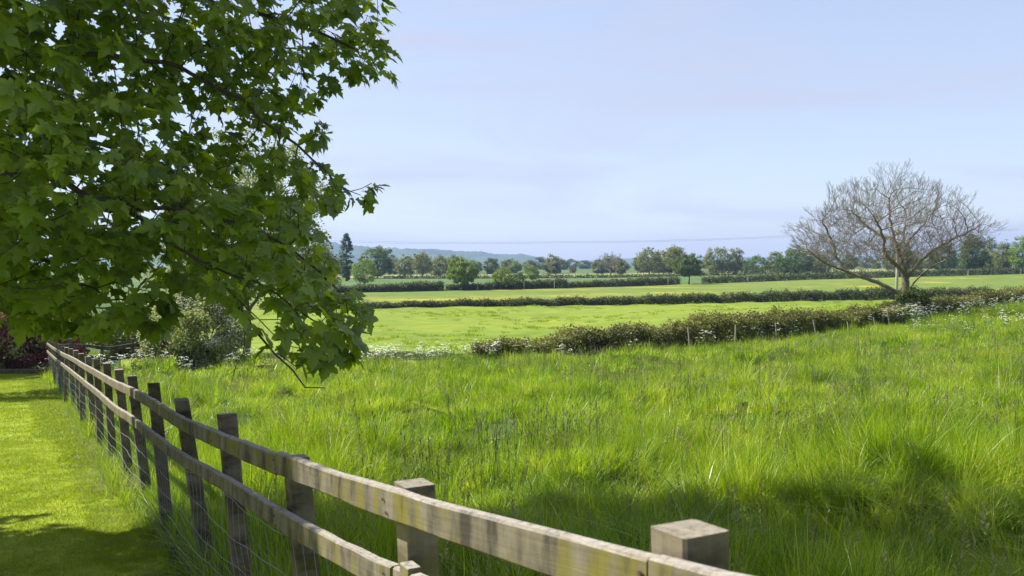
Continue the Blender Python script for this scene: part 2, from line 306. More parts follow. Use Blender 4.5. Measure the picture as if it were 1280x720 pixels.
# ------------------------------------------------------------------ leaf clouds
def leafcloud(name, C, N, size, rnd, aspect=.95, bend=.25):
    C = np.asarray(C); n = len(C); N = N/np.linalg.norm(N, axis=1, keepdims=True)
    t = rng.normal(size=(n, 3)); t -= (t*N).sum(1, keepdims=True)*N; t /= np.linalg.norm(t, axis=1, keepdims=True); b = np.cross(N, t)
    s = np.broadcast_to(np.asarray(size), (n,))[:, None]
    V = np.stack([C-t*s*.5, C+b*s*.5*aspect+N*s*bend*.4, C+t*s*.5-N*s*bend*.3, C-b*s*.5*aspect+N*s*bend*.4], 1).reshape(-1, 3)
    Q = np.arange(4*n).reshape(n, 4)
    return mesh_np(name, V, quads=Q, rnd=np.repeat(rnd, 4))
def unit(n):
    v = rng.normal(size=(n, 3)); return v/np.linalg.norm(v, axis=1, keepdims=True)
def crown_points(n, h0, h1, rw, rd, shape='round', clumps=60, tight=.2):
    """points of a crown between heights h0 and h1"""
    u = unit(clumps); rr = rng.uniform(.3, 1, clumps)**.38
    if shape == 'column':
        t = rng.uniform(0, 1, clumps); prof = np.sin(np.pi*np.clip(t*.93+.06, 0, 1))**.6
        a = rng.uniform(0, 6.28, clumps); q = rng.uniform(.2, 1, clumps)**.5
        cc = np.stack([np.cos(a)*prof*q*rw, np.sin(a)*prof*q*rd, h0+t*(h1-h0)], 1); cs = rw*tight*2.2
    else:
        mid = h0+(h1-h0)*(.42 if shape == 'round' else .5)
        cz = np.where(u[:, 2] > 0, (h1-mid), (mid-h0))
        lob = 1+.06*np.sin(3*np.arctan2(u[:, 1], u[:, 0])+rng.uniform(0, 6))+.06*np.sin(5*u[:, 2]+4*u[:, 0]+rng.uniform(0, 6))+.05*rng.normal(size=clumps)
        cc = np.stack([u[:, 0]*rr*rw*lob, u[:, 1]*rr*rd*lob, mid+u[:, 2]*rr*cz*lob], 1); cs = (rw+h1-h0)/2*tight
    k = rng.integers(0, clumps, n); d = unit(n)*(rng.uniform(0, 1, n)**.45)[:, None]
    P = cc[k]+d*np.array([1, 1, .75])*cs*rng.uniform(.6, 1.3, clumps)[k][:, None]
    ctr = np.array([0, 0, (h0+h1)/2]); out = P-ctr; out /= np.linalg.norm(out, axis=1, keepdims=True)
    nrm = unit(n)*.8+out*.5+np.array([0, 0, .45])
    rn = np.clip(rng.normal(.5, .16, n)+rng.normal(0, .12, clumps)[k], 0, 1)
    return P, nrm, rn
def trunk_mesh(h, r, h0, rw, limbs=7, seed=0):
    rr = random.Random(seed); mb = MB()
    mb.tube([(0, 0, -.3), (.02*h, 0, h*.2), (-.01*h, .02*h, h*.45), (.01*h, 0, h*.8)], [r*1.25, r*.9, r*.65, r*.15], 7)
    for i in range(limbs):
        a = rr.uniform(0, 6.28); z = h0*rr.uniform(.7, 1.2)+h*.05*i*.6; l = rw*rr.uniform(.5, .85)
        c, s = math.cos(a), math.sin(a)
        mb.tube([(0, 0, z), (c*l*.4, s*l*.4, z+l*.45), (c*l, s*l, z+l*.85)], [r*.5, r*.3, r*.07], 5)
    return mb.mesh('trunk')
TC = [0]
def tree(name, label, px, d, top, width, mat, base=None, shape='round', leaf=None, n=None, skirt=.18, group=None, bark='bark', dens=1., dx=0, tight=.15, clumps=None):
    x = atx(px, d); z = g1(x, d); zt = at(px, top, d)[2]; h = zt-z; rw = width/2*d/F
    TC[0] += 1; t = thing(name, label, 'tree', (x, d, z), group)
    obj('trunk', trunk_mesh(h, max(.07, h*.022), h*skirt, rw, 7, TC[0]), M[bark], t)
    leaf = leaf or max(.1, .0011*d); n = n or int(dens*np.clip(7.5*(width*(zt-z)/d*F)*.55*(.0011*d/leaf)**2, 900, 22000))
    P, N, R = crown_points(n, h*skirt, h*.95, rw*.84, rw*.82, shape, clumps or int(110+h*5), tight)
    obj('crown', leafcloud('crown', P, N, leaf*rng.uniform(.7, 1.35, n), R), M[mat], t); return t
# ------------------------------------------------------------------ hedges
def path3(pts):
    p = np.array([((px-640)/F*d, d) for px, d in pts]); return p
def resample(p, step):
    s = np.concatenate([[0], np.cumsum(np.linalg.norm(np.diff(p, axis=0), axis=1))]); q = np.arange(0, s[-1], step)
    return np.stack([np.interp(q, s, p[:, 0]), np.interp(q, s, p[:, 1])], 1), q
def hedge(name, label, pts, hs, width, leaf, n, mat, tipmat=None, rough=.14, stems=True, white=0, tipfrac=.0, seed=0):
    r = np.random.default_rng(seed); p, q = resample(path3(pts), .25); hh = np.interp(np.linspace(0, 1, len(p)), np.linspace(0, 1, len(hs)), hs)
    wob = 1+rough*(np.sin(q*.9+seed)+.7*np.sin(q*2.3+1+seed)+.5*np.sin(q*5.1+2)+1.2*np.sin(q*.21+seed)*np.sin(q*.13))*.6; hh = hh*wob
    tg = np.gradient(p, axis=0); tg /= np.linalg.norm(tg, axis=1, keepdims=True); nr = np.stack([-tg[:, 1], tg[:, 0]], 1)
    base = p[len(p)//2]; o3 = np.array([base[0], base[1], g1(*base)])
    t = thing(name, label, 'hedge', tuple(o3))
    def cloud(n, top, size, m, nm):
        k = r.integers(0, len(p), n); a = r.uniform(-.25, math.pi+.25, n) if not top else r.uniform(.5, math.pi-.5, n)
        sh = 1-np.abs(r.normal(0, .13, n))+(.06 if top else 0)
        ww = width/2*(1+.25*np.sin(q[k]*1.3+seed)+.15*np.sin(q[k]*3.1))
        ca, sa = np.cos(a), np.sin(a); e = .55
        lx = np.sign(ca)*np.abs(ca)**e*ww*sh; lz = np.maximum(np.sign(sa)*np.abs(sa)**e, -.1)*hh[k]*sh
        if not top:
            sd_ = r.uniform(size=n) < .4; lx = np.where(sd_, np.sign(ca)*ww*sh*.95, lx); lz = np.where(sd_, r.uniform(.0, .85, n)*hh[k], lz)
        j = r.normal(0, leaf*.8, (n, 3))
        # lumps: pull leaves towards clump centres
        lump = .16*np.sin(q[k]*3.1+a*3+seed)*np.sin(q[k]*1.3+a*2)+.10*np.sin(q[k]*6.7-a*5)
        xy = p[k]+nr[k]*(lx*(1+lump))[:, None]+tg[k]*r.uniform(-.15, .15, n)[:, None]; z = G(xy[:, 0], xy[:, 1])+lz*(1+lump)+.03
        P = np.concatenate([xy, z[:, None]], 1)+j
        out = np.concatenate([nr[k]*ca[:, None], sa[:, None]], 1)
        R = np.clip(r.normal(.5, .18, n)+.25*np.sin(q[k]*.7+seed*2)*.6, 0, 1)
        obj(nm, leafcloud(nm, P-o3, out*.7+unit(n)*.8+np.array([0, 0, .2]), size*r.uniform(.6, 1.5, n), R), M[m], t)
    cloud(n, False, leaf, mat, 'foliage')
    if tipmat: cloud(int(n*tipfrac), True, leaf*.85, tipmat, 'new_growth')
    if white:
        cloud(white, False, leaf*.7, 'petal', 'blossom')
    if stems:
        mb = MB(); k = 0
        while k < len(p):
            c = p[k]+nr[k]*r.normal(0, width*.12); z = g1(*c); h = hh[k]*r.uniform(.7, .95); rr = .012*leaf/.07
            mb.tube([np.array([c[0], c[1], z-.05])-o3, np.array([c[0]+r.normal(0, .1), c[1]+r.normal(0, .1), z+h*.5])-o3, np.array([c[0]+r.normal(0, .25), c[1]+r.normal(0, .25), z+h])-o3], [rr*2, rr*1.4, rr*.5], 4, False)
            k += r.integers(1, 4)
        obj('stems', mb.mesh('stems'), M['twig'], t)['kind'] = 'stuff'
    return t
i_ash = 6
hedge('hedge', 'rough bushy olive hedge with brown tips beside pale stakes at the meadow edge', H1[:8], [.75, 1.15, 1.5, 1.45, 1.2, 1.0, .95, .9, .9], 2.2, .085, 110000, 'hedge_near', 'hedge_tip', rough=.16, tipfrac=.15, seed=3)
hedge('hedge', 'trimmed olive hedge running on from the bare tree past the white flowers', H1[7:], [.9, .95, 1.0, 1.0], 1.9, .10, 40000, 'hedge_near', 'hedge_tip', rough=.07, tipfrac=.13, seed=5)
hedge('hedge', 'long low clipped dark hedge between the pasture and the buttercup field', H2, [.75, .8, .95, 1.25, 1.65, 1.8, 1.6, 1.6], 1.9, .16, 110000, 'hedge_far', None, rough=.17, seed=8)
hedge('hedge', 'short dark hedge at the crop field, left of the single round tree', [(420, 188), (490, 192), (551, 202)], [1.2, 1.7, 1.9], 2.2, .24, 18000, 'hedge_far', None, rough=.06, seed=9, stems=False)
hedge('hedge', 'gappy dark hedge between buttercup field and crop field, with small trees in it', [(560, 203), (630, 211), (706, 223)], [1.2, 1.5, 2.0], 2.2, .24, 20000, 'hedge_far', None, rough=.12, seed=10, stems=False)
hedge('hedge', 'narrow dark field hedge beside the small dark round-headed tree', [(708, 224), (770, 236), (846, 257)], [1.2, 1.7, 2.0], 2.0, .25, 20000, 'hedge_far', None, rough=.12, seed=11, stems=False)
hedge('hedge', 'far dark hedge passing behind the bare trees beyond the buttercups', [(880, 262), (1000, 285), (1150, 300), (1400, 330)], [1.8, 2.0, 2.2, 2.6], 2.2, .3, 36000, 'hedge_far', None, rough=.08, seed=12, stems=False)
hedge('hedge', 'faint hedge strip between the dark crop field and the pale field', [(480, 338), (600, 342), (800, 360), (1000, 384), (1060, 390)], [.9, 1.3, 1.0, 1.9, 2.0], 2.2, .4, 14000, 'hedge_far', None, rough=.2, seed=13, stems=False)
# ------------------------------------------------------------------ branching by space colonisation
def grow(nodes, par, attr, di, dk, step, iters, bias=(0, 0, 0), seed=0):
    r = np.random.default_rng(seed); nodes = [np.array(n, float) for n in nodes]; par = list(par); A = attr.copy(); bias = np.array(bias)
    def near(A, ns, off, bd, bi):
        for c in range(0, len(ns), 400):
            b = np.array(ns[c:c+400]); d = np.linalg.norm(A[:, None, :]-b[None], axis=2); j = d.argmin(1); m = d[np.arange(len(A)), j]
            up = m < bd; bd = np.where(up, m, bd); bi = np.where(up, j+off+c, bi)
        return bd, bi
    bd = np.full(len(A), 1e9); bi = np.zeros(len(A), int); bd, bi = near(A, nodes, 0, bd, bi); seen = set()
    for it in range(iters):
        act = bd < di
        if not act.any(): break
        ids, inv = np.unique(bi[act], return_inverse=True); P = np.array([nodes[i] for i in ids])
        v = A[act]-P[inv]; v /= np.linalg.norm(v, axis=1, keepdims=True)+1e-9
        D = np.zeros((len(ids), 3)); np.add.at(D, inv, v); D /= np.linalg.norm(D, axis=1, keepdims=True)+1e-9
        D += bias+r.normal(0, .16, D.shape); D /= np.linalg.norm(D, axis=1, keepdims=True)+1e-9
        new = []; off = len(nodes)
        for i, q in zip(ids, P+D*step):
            key = tuple(np.round(q/(step*.45)).astype(int))
            if key in seen: continue
            seen.add(key); new.append(q); par.append(int(i))
        if not new: break
        nodes += new; bd, bi = near(A, new, off, bd, bi)
        keep = bd > dk; A, bd, bi = A[keep], bd[keep], bi[keep]
    return np.array(nodes), np.array(par)
def radii(par, r0, e=2.3):
    n = len(par); acc = np.zeros(n); kids = np.zeros(n, int)
    for i in range(n-1, 0, -1):
        if acc[i] == 0: acc[i] = r0**e
        acc[par[i]] += acc[i]; kids[par[i]] += 1
    return acc**(1/e), kids
def chains(P, par, R):
    ch = [[] for _ in par]
    for i in range(1, len(par)): ch[par[i]].append(i)
    out = []; st = [(0, None)]
    while st:
        i, pr = st.pop(); c = [i] if pr is None else [pr, i]
        while ch[c[-1]]:
            k = sorted(ch[c[-1]], key=lambda j: -R[j]); st += [(j, c[-1]) for j in k[1:]]; c.append(k[0])
        out.append(c)
    return out
def smooth_nodes(P, par, it=2):
    for _ in range(it):
        acc = np.zeros_like(P); cnt = np.zeros(len(P)); np.add.at(acc, par[1:], P[1:]); np.add.at(cnt, par[1:], 1)
        has = cnt > 0; Q = P.copy(); c = acc[has]/cnt[has][:, None]; pr = P[par[has]]
        Q[has] = .5*P[has]+.25*c+.25*pr; Q[0] = P[0]; P = Q
    return P
def branch_parts(parent, P, par, R, mat, o3, rlimb, rmin, names=('trunk', 'limb', 'twigs')):
    """trunk chain, each limb its own part, and the fine twigs as one"""
    cs = chains(P, par, R); tw = MB(); n0 = 0
    for k, c in enumerate(cs):
        rad = [R[j] for j in c]
        if k: rad[0] = min(rad[0], rad[1]*1.15)
        m = max(rad[min(1, len(rad)-1)], 0); sides = 9 if m > .12 else 7 if m > .05 else 5 if m > .02 else 3
        if k == 0 or m > rlimb:
            mb = MB(); mb.tube([P[j]-o3 for j in c], np.maximum(rad, rmin), sides); nm = names[0] if k == 0 else names[1]
            obj(nm, mb.mesh(nm), M[mat], parent)
        else: tw.tube([P[j]-o3 for j in c], np.maximum(rad, rmin), sides, False)
    o = obj(names[2], tw.mesh(names[2]), M[mat], parent); o['kind'] = 'stuff'
def seedlimbs(limbs, step):
    nodes = []; par = []
    for li, (att, pts) in enumerate(limbs):
        pts = [np.array(p, float) for p in pts]
        if li == 0: nodes.append(pts[0]); par.append(0); last = 0; rest = pts[1:]; cur = pts[0]
        else:
            d = [np.linalg.norm(n-pts[0]) for n in nodes]; last = int(np.argmin(d)); cur = nodes[last]; rest = pts[1:]
        allp = [cur]+rest; fine = []
        # catmull-rom through the points
        for i in range(len(allp)-1):
            p0 = allp[max(i-1, 0)]; p1 = allp[i]; p2 = allp[i+1]; p3 = allp[min(i+2, len(allp)-1)]
            m = max(2, int(np.linalg.norm(p2-p1)/step))
            for s in range(1, m+1):
                t = s/m; fine.append(.5*((2*p1)+(-p0+p2)*t+(2*p0-5*p1+4*p2-p3)*t*t+(-p0+3*p1-3*p2+p3)*t**3)+rng.normal(0, step*.08, 3))
        for q in fine: nodes.append(q); par.append(last); last = len(nodes)-1
    return nodes, par
# ------------------------------------------------------------------ bare ash tree
def bare_tree(name, label, px, d, limbs_px, dome, nat, step, r0, seed, tl, rl=.05, maxr=.28, dk=2.2):
    """limbs as polylines, boughs grown through the dome, then twigs and twiglets forking outwards"""
    x = atx(px, d); z = g1(x, d); s_ = d/F; base = np.array([x, d, z])
    def W(q): a = at(q[0], q[1], d); return a+np.array([0, q[2] if len(q) > 2 else 0, 0])
    limbs = [(0, [base-np.array([0, 0, .2])]+[W(q) for q in limbs_px[0]])]+[(1, [W(q) for q in l]) for l in limbs_px[1:]]
    nodes, par = seedlimbs(limbs, step); r = np.random.default_rng(seed); cx, cy_, rx, up, dn, ry = dome; c = at(cx, cy_, d)
    u = r.normal(size=(nat, 3)); u /= np.linalg.norm(u, axis=1, keepdims=True); q = r.uniform(.12, 1, nat)**.5
    th = np.arctan2(u[:, 0], u[:, 2]); lob = 1+.06*np.sin(4*th+2)+.05*np.sin(9*th+1)+.03*np.sin(17*th)
    A = np.stack([u[:, 0]*rx*s_, u[:, 1]*ry, np.where(u[:, 2] > 0, u[:, 2]*up*s_, u[:, 2]*dn*s_)], 1)*(q*lob*.90)[:, None]+c
    ctr = c-np.array([0, 0, dn*s_*1.0])
    P, par = grow(nodes, par, A, step*12, step*dk, step, 140, bias=(0, 0, .10), seed=seed); P = smooth_nodes(P, par, 3)
    P = list(P); par = list(par); R, kids = radii(np.array(par), r0); ns = len(P)
    cur = [(i, P[i]-P[par[i]], 3 if kids[i] == 0 else 1) for i in range(1, ns) if R[i] < r0*3.2 and (kids[i] == 0 or r.uniform() < .62)]
    for lv, (l0, kn) in enumerate(((tl, 3), (tl*.6, 2), (tl*.4, 0))):
        nxt = []
        for i, t, m in cur:
            t = t/(np.linalg.norm(t)+1e-9); rad = P[i]-ctr; rad /= np.linalg.norm(rad)+1e-9
            for k in range(m):
                v = r.normal(size=3); v -= v.dot(t)*t; v /= np.linalg.norm(v)+1e-9; an = r.uniform(.3, .9)
                dr = t*math.cos(an)*.8+v*math.sin(an)+rad*.5+np.array([0, 0, .22]); dr /= np.linalg.norm(dr); l = l0*r.uniform(.5, 1.3); last = i; pp = P[i]
                for w_ in range(2):
                    dr = dr+r.normal(0, .14, 3)+np.array([0, 0, .06]); dr /= np.linalg.norm(dr); pp = pp+dr*l*.5; P.append(pp); par.append(last); last = len(P)-1
                    if kn and r.uniform() < .8: nxt.append((last, dr, 1 if w_ == 0 else 2))
        cur = nxt
    P = np.array(P); par = np.array(par); R, kids = radii(par, r0*.8, 2.05); R = R*np.minimum(1, maxr/R.max())
    t = thing(name, label, 'tree', tuple(base)); branch_parts(t, P, par, np.maximum(R, r0*.7), 'ashbark', base, rl, r0*.7); return t
bare_tree('ash_tree', 'large leafless spreading tree with low forked limb standing in the hedge', 1131, 60,
    [[(1132, 366), (1131, 345), (1127, 322), (1118, 300), (1112, 272), (1112, 245)],
     [(1132, 372), (1112, 359, .3), (1090, 350, .6), (1066, 341, .9), (1055, 325, 1.2), (1046, 300, 1.0), (1030, 275, .5)],
     [(1131, 343), (1112, 330, -.8), (1095, 318, -1.6), (1088, 298, -2), (1075, 275, -2.5)],
     [(1130, 340), (1138, 318, .6), (1140, 295, 1.2), (1146, 265, 1.6)],
     [(1132, 352), (1146, 326, -.6), (1165, 308, -1.2), (1187, 295, -1.6), (1210, 282, -2)],
     [(1127, 322), (1148, 300, 1.5), (1170, 280, 2), (1185, 260, 2.4)],
     [(1118, 300), (1100, 285, 1.5), (1080, 262, 2.2)],
     [(1066, 341, .9), (1045, 335, .2), (1025, 328, -.4), (1005, 312, -.6)],
     [(1132, 368), (1140, 350, -.6), (1152, 334, -1.4), (1165, 326, -2)]],
    (1110, 301, 128, 91, 42, 5.6), 2400, .18, .0075, 4, .5)
bare_tree('ash_tree', 'smaller leafless tree beyond the buttercup field behind the big bare tree', 1034, 300,
    [[(1034, 340), (1035, 325), (1034, 312)], [(1035, 330), (1022, 318), (1012, 310)], [(1035, 328), (1048, 315), (1056, 308)]],
    (1034, 318, 34, 26, 22, 6), 260, .7, .03, 9, 1.3, rl=.2, maxr=.3)
bare_tree('ash_tree', 'grey leafless tree standing in the far tree belt', 763, 400,
    [[(763, 338), (763, 330), (762, 324)], [(763, 336), (755, 328), (750, 324)]],
    (763, 329, 17, 13, 13, 6), 160, .8, .05, 10, 1.4, rl=.2, maxr=.4)
# ------------------------------------------------------------------ trees of the middle distance and far belt
tree('lone_tree', 'single round bright green tree in the gap between two field hedges', 577, 205, 320, 46, 'green_oak', dens=1.5, skirt=.16, leaf=.26)
tree('small_tree', 'small bushy green tree growing in the hedge right of the lone round tree', 627, 210, 333, 30, 'green_oak', skirt=.1, leaf=.25)
tree('small_tree', 'low dark green bush-like tree in the hedge end, smaller of the pair', 648, 214, 339, 24, 'dark_oak', skirt=.05, leaf=.25)
tree('small_tree', 'rounded light green small tree at the edge of the crop field', 666, 310, 331, 20, 'green_oak', skirt=.05, leaf=.32)
tree('small_tree', 'small dark round-headed tree on a visible trunk at the gap in the hedge', 861, 256, 317, 46, 'dark_oak', dens=1.4, skirt=.26, leaf=.28)
tree('poplar_tree', 'tall narrow dark columnar tree rising beside the broad dark tree', 433, 300, 289, 19, 'poplar', shape='column', skirt=.04, dens=1.6, leaf=.33)
tree('broad_tree', 'broad domed dark green tree right of the columnar tree', 472, 345, 308, 52, 'dark_oak', dens=1.3, skirt=.08)
tree('broad_tree', 'feathery lighter green tree in front of the broad domed dark tree', 455, 260, 322, 40, 'green_oak', skirt=.05, dens=.7)
tree('grey_tree', 'thin grey-green tree between the broad dark tree and the drooping tree', 506, 372, 318, 36, 'grey_willow', skirt=.08)
tree('drooping_tree', 'ragged olive tree with drooping crown at the pale field edge', 528, 360, 313, 30, 'olive', skirt=.12, dens=.9)
tree('grey_tree', 'dome-shaped grey-olive tree at the right end of the left clump', 549, 375, 318, 36, 'olive', skirt=.05)
tree('field_tree', 'upright grey-green tree with open crown beyond the crop field', 811, 385, 309, 36, 'grey_willow', skirt=.15, dens=.9)
tree('field_tree', 'tall loose grey-green tree behind the small dark round-headed tree', 845, 405, 305, 34, 'olive', skirt=.1)
tree('field_tree', 'large cloud-shaped grey-green tree right of the small dark tree', 897, 380, 306, 42, 'grey_willow', skirt=.06, dens=1.2)
tree('field_tree', 'slim grey-green tree joined to the cloud-shaped tree', 919, 384, 307, 22, 'olive', skirt=.06)
tree('field_tree', 'low wide dark green tree left of the bare trees', 944, 395, 319, 46, 'dark_oak', skirt=.02)
tree('field_tree', 'grey-green tree poking up behind the low wide tree', 968, 420, 312, 24, 'grey_willow', skirt=.05)
tree('field_tree', 'broad dark domed tree just left of the smaller leafless tree', 994, 360, 306, 56, 'dark_oak', skirt=.04, dens=1.2)
tree('field_tree', 'olive bushy tree half hidden behind the smaller leafless tree', 1024, 375, 313, 34, 'olive', skirt=.02)
tree('field_tree', 'green tree seen through the branches of the big bare tree', 1122, 350, 300, 44, 'dark_oak', skirt=.05)
tree('field_tree', 'dark tree behind the right limbs of the big bare tree', 1178, 365, 303, 42, 'dark_oak', skirt=.05)
tree('field_tree', 'dense rounded dark green tree standing clear right of the big bare tree', 1216, 320, 291, 36, 'dark_oak', skirt=.08, dens=1.6)
tree('field_tree', 'thin grey-green tree just behind the dense rounded tree', 1237, 350, 295, 20, 'grey_willow', skirt=.1)
tree('field_tree', 'grey-green bushy tree in the hedge between two dark trees', 1254, 335, 299, 26, 'olive', skirt=.05)
tree('field_tree', 'bright green tree at the end of the far hedge', 1279, 322, 293, 34, 'green_oak', skirt=.05, dens=1.3)
tree('field_tree', 'pale shrubby tree at the meadow end, behind the maple leaves', 398, 150, 297, 62, 'grey_willow', skirt=.04, dens=.8, leaf=.2)
tree('field_tree', 'dark green tree left of the columnar tree, behind the maple leaves', 340, 260, 300, 70, 'dark_oak', skirt=.04)
belt = []
bm_ = ['dark_oak', 'olive', 'green_oak', 'dark_oak', 'grey_willow']
rb = np.random.default_rng(21)
BX = np.concatenate([np.arange(585, 800, 17), np.arange(800, 1290, 27), np.arange(420, 585, 33)]).astype(float)
var = []
for k in range(7):
    P, N, R = crown_points(3200, .3, rb.uniform(7.5, 9), 4.2, 4, 'round', 45, .25)
    me = leafcloud('crown', P, N, .55*rng.uniform(.7, 1.35, len(P)), R); me.materials.append(M[bm_[k % 5]])
    var.append((trunk_mesh(8, .2, 2, 3, 6, k), me))
for px in BX:
    px += rb.uniform(-14, 14); d = rb.uniform(415, 520); k = rb.integers(0, 7); s = rb.choice([.55, .7, .8, .95, 1.15])*rb.uniform(.9, 1.1)
    x = atx(px, d); t = thing('belt_tree', 'leafy tree in the continuous hazy belt along the far side of the fields', 'tree', (x, d, g1(x, d)-.2), 'trees of the far belt')
    t.scale = (s*rb.uniform(.9, 1.5), s, s); t.rotation_euler.z = rb.uniform(0, 6.28)
    obj('trunk', var[k][0], M['bark'], t); obj('crown', var[k][1], None, t)
for px in np.arange(300, 1420, 22):          # a second, lower and farther belt
    px += rb.uniform(-12, 12); d = rb.uniform(700, 1100); k = rb.integers(0, 7); s = rb.uniform(.8, 1.35)
    x = atx(px, d); t = thing('belt_tree', 'small blue-green tree of the distant plain below the hills', 'tree', (x, d, g1(x, d)-.5), 'trees of the distant plain')
    t.scale = (s*rb.uniform(1.3, 1.9), s*1.3, s); t.rotation_euler.z = 0
    obj('crown', var[k][1], None, t)
# ------------------------------------------------------------------ garden side: willow, hawthorn, copper shrub, trees beside the lawn
def skeleton_tree(name, label, base, limbs, ell, nat, step, r0, leafmat_, nleaf, leaf, bark, seed, rl=.06):
    base = np.array(base); nodes, par = seedlimbs(limbs, step); r = np.random.default_rng(seed); A = []
    for c, rad, k in ell:
        u = r.normal(size=(k, 3)); u /= np.linalg.norm(u, axis=1, keepdims=True); A.append(np.array(c)+u*np.array(rad)*(r.uniform(.02, 1, k)**.4)[:, None])
    P, par = grow(nodes, par, np.concatenate(A), step*8, step*1.5, step, 120, seed=seed); P = smooth_nodes(P, par, 2); R, kids = radii(par, r0)
    t = thing(name, label, 'tree', tuple(base)); branch_parts(t, P, par, R, bark, base, rl, r0*.8)
    tips = np.where(R < r0*2.2)[0]; k = r.choice(tips, nleaf); C = P[k]+r.normal(0, step*.55, (nleaf, 3))-np.array([0, 0, step*.2])
    o = obj('crown', leafcloud('crown', C-base, unit(nleaf)+np.array([0, 0, .6]), leaf*r.uniform(.7, 1.4, nleaf), np.clip(r.normal(.5, .2, nleaf), 0, 1)), M[leafmat_], t)
    return t
bx, by = atx(308, 47), 47.; bz = g1(bx, by)
skeleton_tree('birch_tree', 'pale airy spring-leaved tree behind the maple, sky showing through', (bx, by, bz),
    [(0, [(bx, by, bz-.2), (bx+.1, by, bz+1.5), (bx, by, bz+4), (bx+.2, by, bz+8)]), (1, [(bx, by, bz+2), (bx-1.8, by, bz+4.5), (bx-3, by-.5, bz+7)]), (1, [(bx, by, bz+2.4), (bx+1.8, by, bz+5), (bx+3, by, bz+7.5)]), (1, [(bx, by, bz+3), (bx, by-1.6, bz+5.5), (bx+.6, by-2.4, bz+8)])],
    [((bx, by, bz+7.4), (4.6, 3.6, 4.6), 900), ((bx+2.6, by, bz+4.6), (2.4, 2, 2.6), 200), ((bx-3, by, bz+5), (2.4, 2, 2.6), 200)], 0, .3, .012, 'pale_birch', 30000, .11, 'ashbark', 31)
def shrub(name, label, px, d, top, width, depth, mats, n, leaf, clumps=60, tight=.24, cat='shrub', base0=.02):
    x = atx(px, d); z = g1(x, d); h = at(px, top, d)[2]-z; rw = width/2*d/F
    t = thing(name, label, cat, (x, d, z)); mb = MB()
    for i in range(14):
        a = random.uniform(0, 6.28); l = random.uniform(.4, .8); c, s = math.cos(a)*rw*l, math.sin(a)*depth*l
        mb.tube([(c*.1, s*.1, -.1), (c*.5, s*.5, h*.45), (c, s, h*random.uniform(.6, .85))], [.04, .025, .008], 5, False)
    obj('stems', mb.mesh('stems'), M['twig'], t)['kind'] = 'stuff'
    for nm, mt, fr, up in mats:
        k = int(n*fr); P, N, R = crown_points(k, h*base0, h*.95, rw*.9, depth, 'round', clumps, tight); P[:, 2] = np.maximum(P[:, 2], .03)
        obj(nm, leafcloud(nm, P, N, leaf*(up or 1)*rng.uniform(.7, 1.4, k), R), M[mt], t)
    return t
shrub('hawthorn_bush', 'cream-flowered pale green hawthorn bush under the maple branches', 246, 38, 352, 130, 1.8, [('foliage', 'hawthorn', 1, 0), ('blossom', 'petal', .30, .42)], 34000, .085)
shrub('garden_bush', 'light green garden bush beyond the back fence, left of the hawthorn', 160, 46, 372, 100, 1.8, [('foliage', 'hawthorn', 1, 0)], 18000, .09)
shrub('copper_shrub', 'dark purple-leaved shrub at the far end of the lawn', 14, 38, 384, 116, 1.5, [('foliage', 'copper', 1, 0), ('pale_leaves', 'hawthorn', .22, 0)], 26000, .09)
shrub('copper_shrub', 'smaller purple-leaved shrub showing above the fence corner', 80, 39.5, 390, 54, 1.0, [('foliage', 'copper', 1, 0)], 5000, .10)
shrub('garden_bush', 'green garden bush standing behind the purple shrubs', 20, 44, 345, 190, 2.2, [('foliage', 'bush', 1, 0)], 12000, .12)
shrub('bramble_bush', 'dark green bramble bush wrapped round the foot of the big bare tree', 1138, 58.6, 359, 46, 1.1, [('foliage', 'bush', 1, 0), ('dark_leaves', 'hedge_far', .5, 0)], 7000, .09)
for lab, px_, d_, zt, rr in (('green garden tree beside the lawn casting its shade across it', -128, 26.2, 5.6, 2.1), ('green garden tree at the lawn end near the purple shrubs', -120, 35.5, 5.4, 2.0)):
    x = atx(px_, d_); z = g1(x, d_); t = thing('garden_tree', lab, 'tree', (x, d_, z)); obj('trunk', trunk_mesh(zt+1, .14, 2, rr, 7, 5), M['bark'], t)
    P, N, R = crown_points(9000, 1.8, zt+1.2, rr, rr, 'round', 60, .2); obj('crown', leafcloud('crown', P, N, .14*rng.uniform(.7, 1.3, 9000), R), M['green_oak'], t)
# ------------------------------------------------------------------ maple
def maple_leaf_mesh(seed):
    r = random.Random(seed)
    half = [(.12, -.07), (.25, -.085), (.40, -.03), (.345, .055), (.30, .125), (.43, .17), (.52, .265), (.63, .41), (.50, .425), (.42, .46), (.33, .425), (.215, .455), (.235, .56), (.285, .66), (.20, .69), (.135, .80), (.075, .88)]
    pts = [(0, 0)]+half+[(0, 1.04)]+[(-x, y) for x, y in half[::-1]]
    pts = [(x*r.uniform(.93, 1.07), y*r.uniform(.95, 1.05)) for x, y in pts]
    cur = r.uniform(.10, .34); fold = r.uniform(.03, .22); V = [(0, .22, 0)]
    for x, y in pts:
        z = -cur*(y*y*.9+x*x*1.1)+fold*abs(x)+.03*math.sin(9*x+5*y+seed); V.append((x, y-.0, z))
    k = len(pts); T = [(0, 1+i, 1+(i+1) % k) for i in range(k)]
    V = np.array(V)
    # petiole
    b = len(V); V = np.concatenate([V, [(-.012, .02, .01), (.012, .02, .01), (.008, -.55, .18), (-.008, -.55, .18)]]); T += [(b, b+1, b+2), (b, b+2, b+3)]
    return V, np.array(T)
LV = [maple_leaf_mesh(i) for i in range(8)]
tx, ty = -7.8, 7.2; tz = g1(tx, ty)
def A3(px, py, d): return tuple(at(px, py, d))
mlimbs = [(0, [(tx, ty, tz-.2), (tx+.1, ty, tz+1.5), (tx+.2, ty, 1.6), (tx+.4, ty+.1, 4), (tx+.7, ty, 7)])]
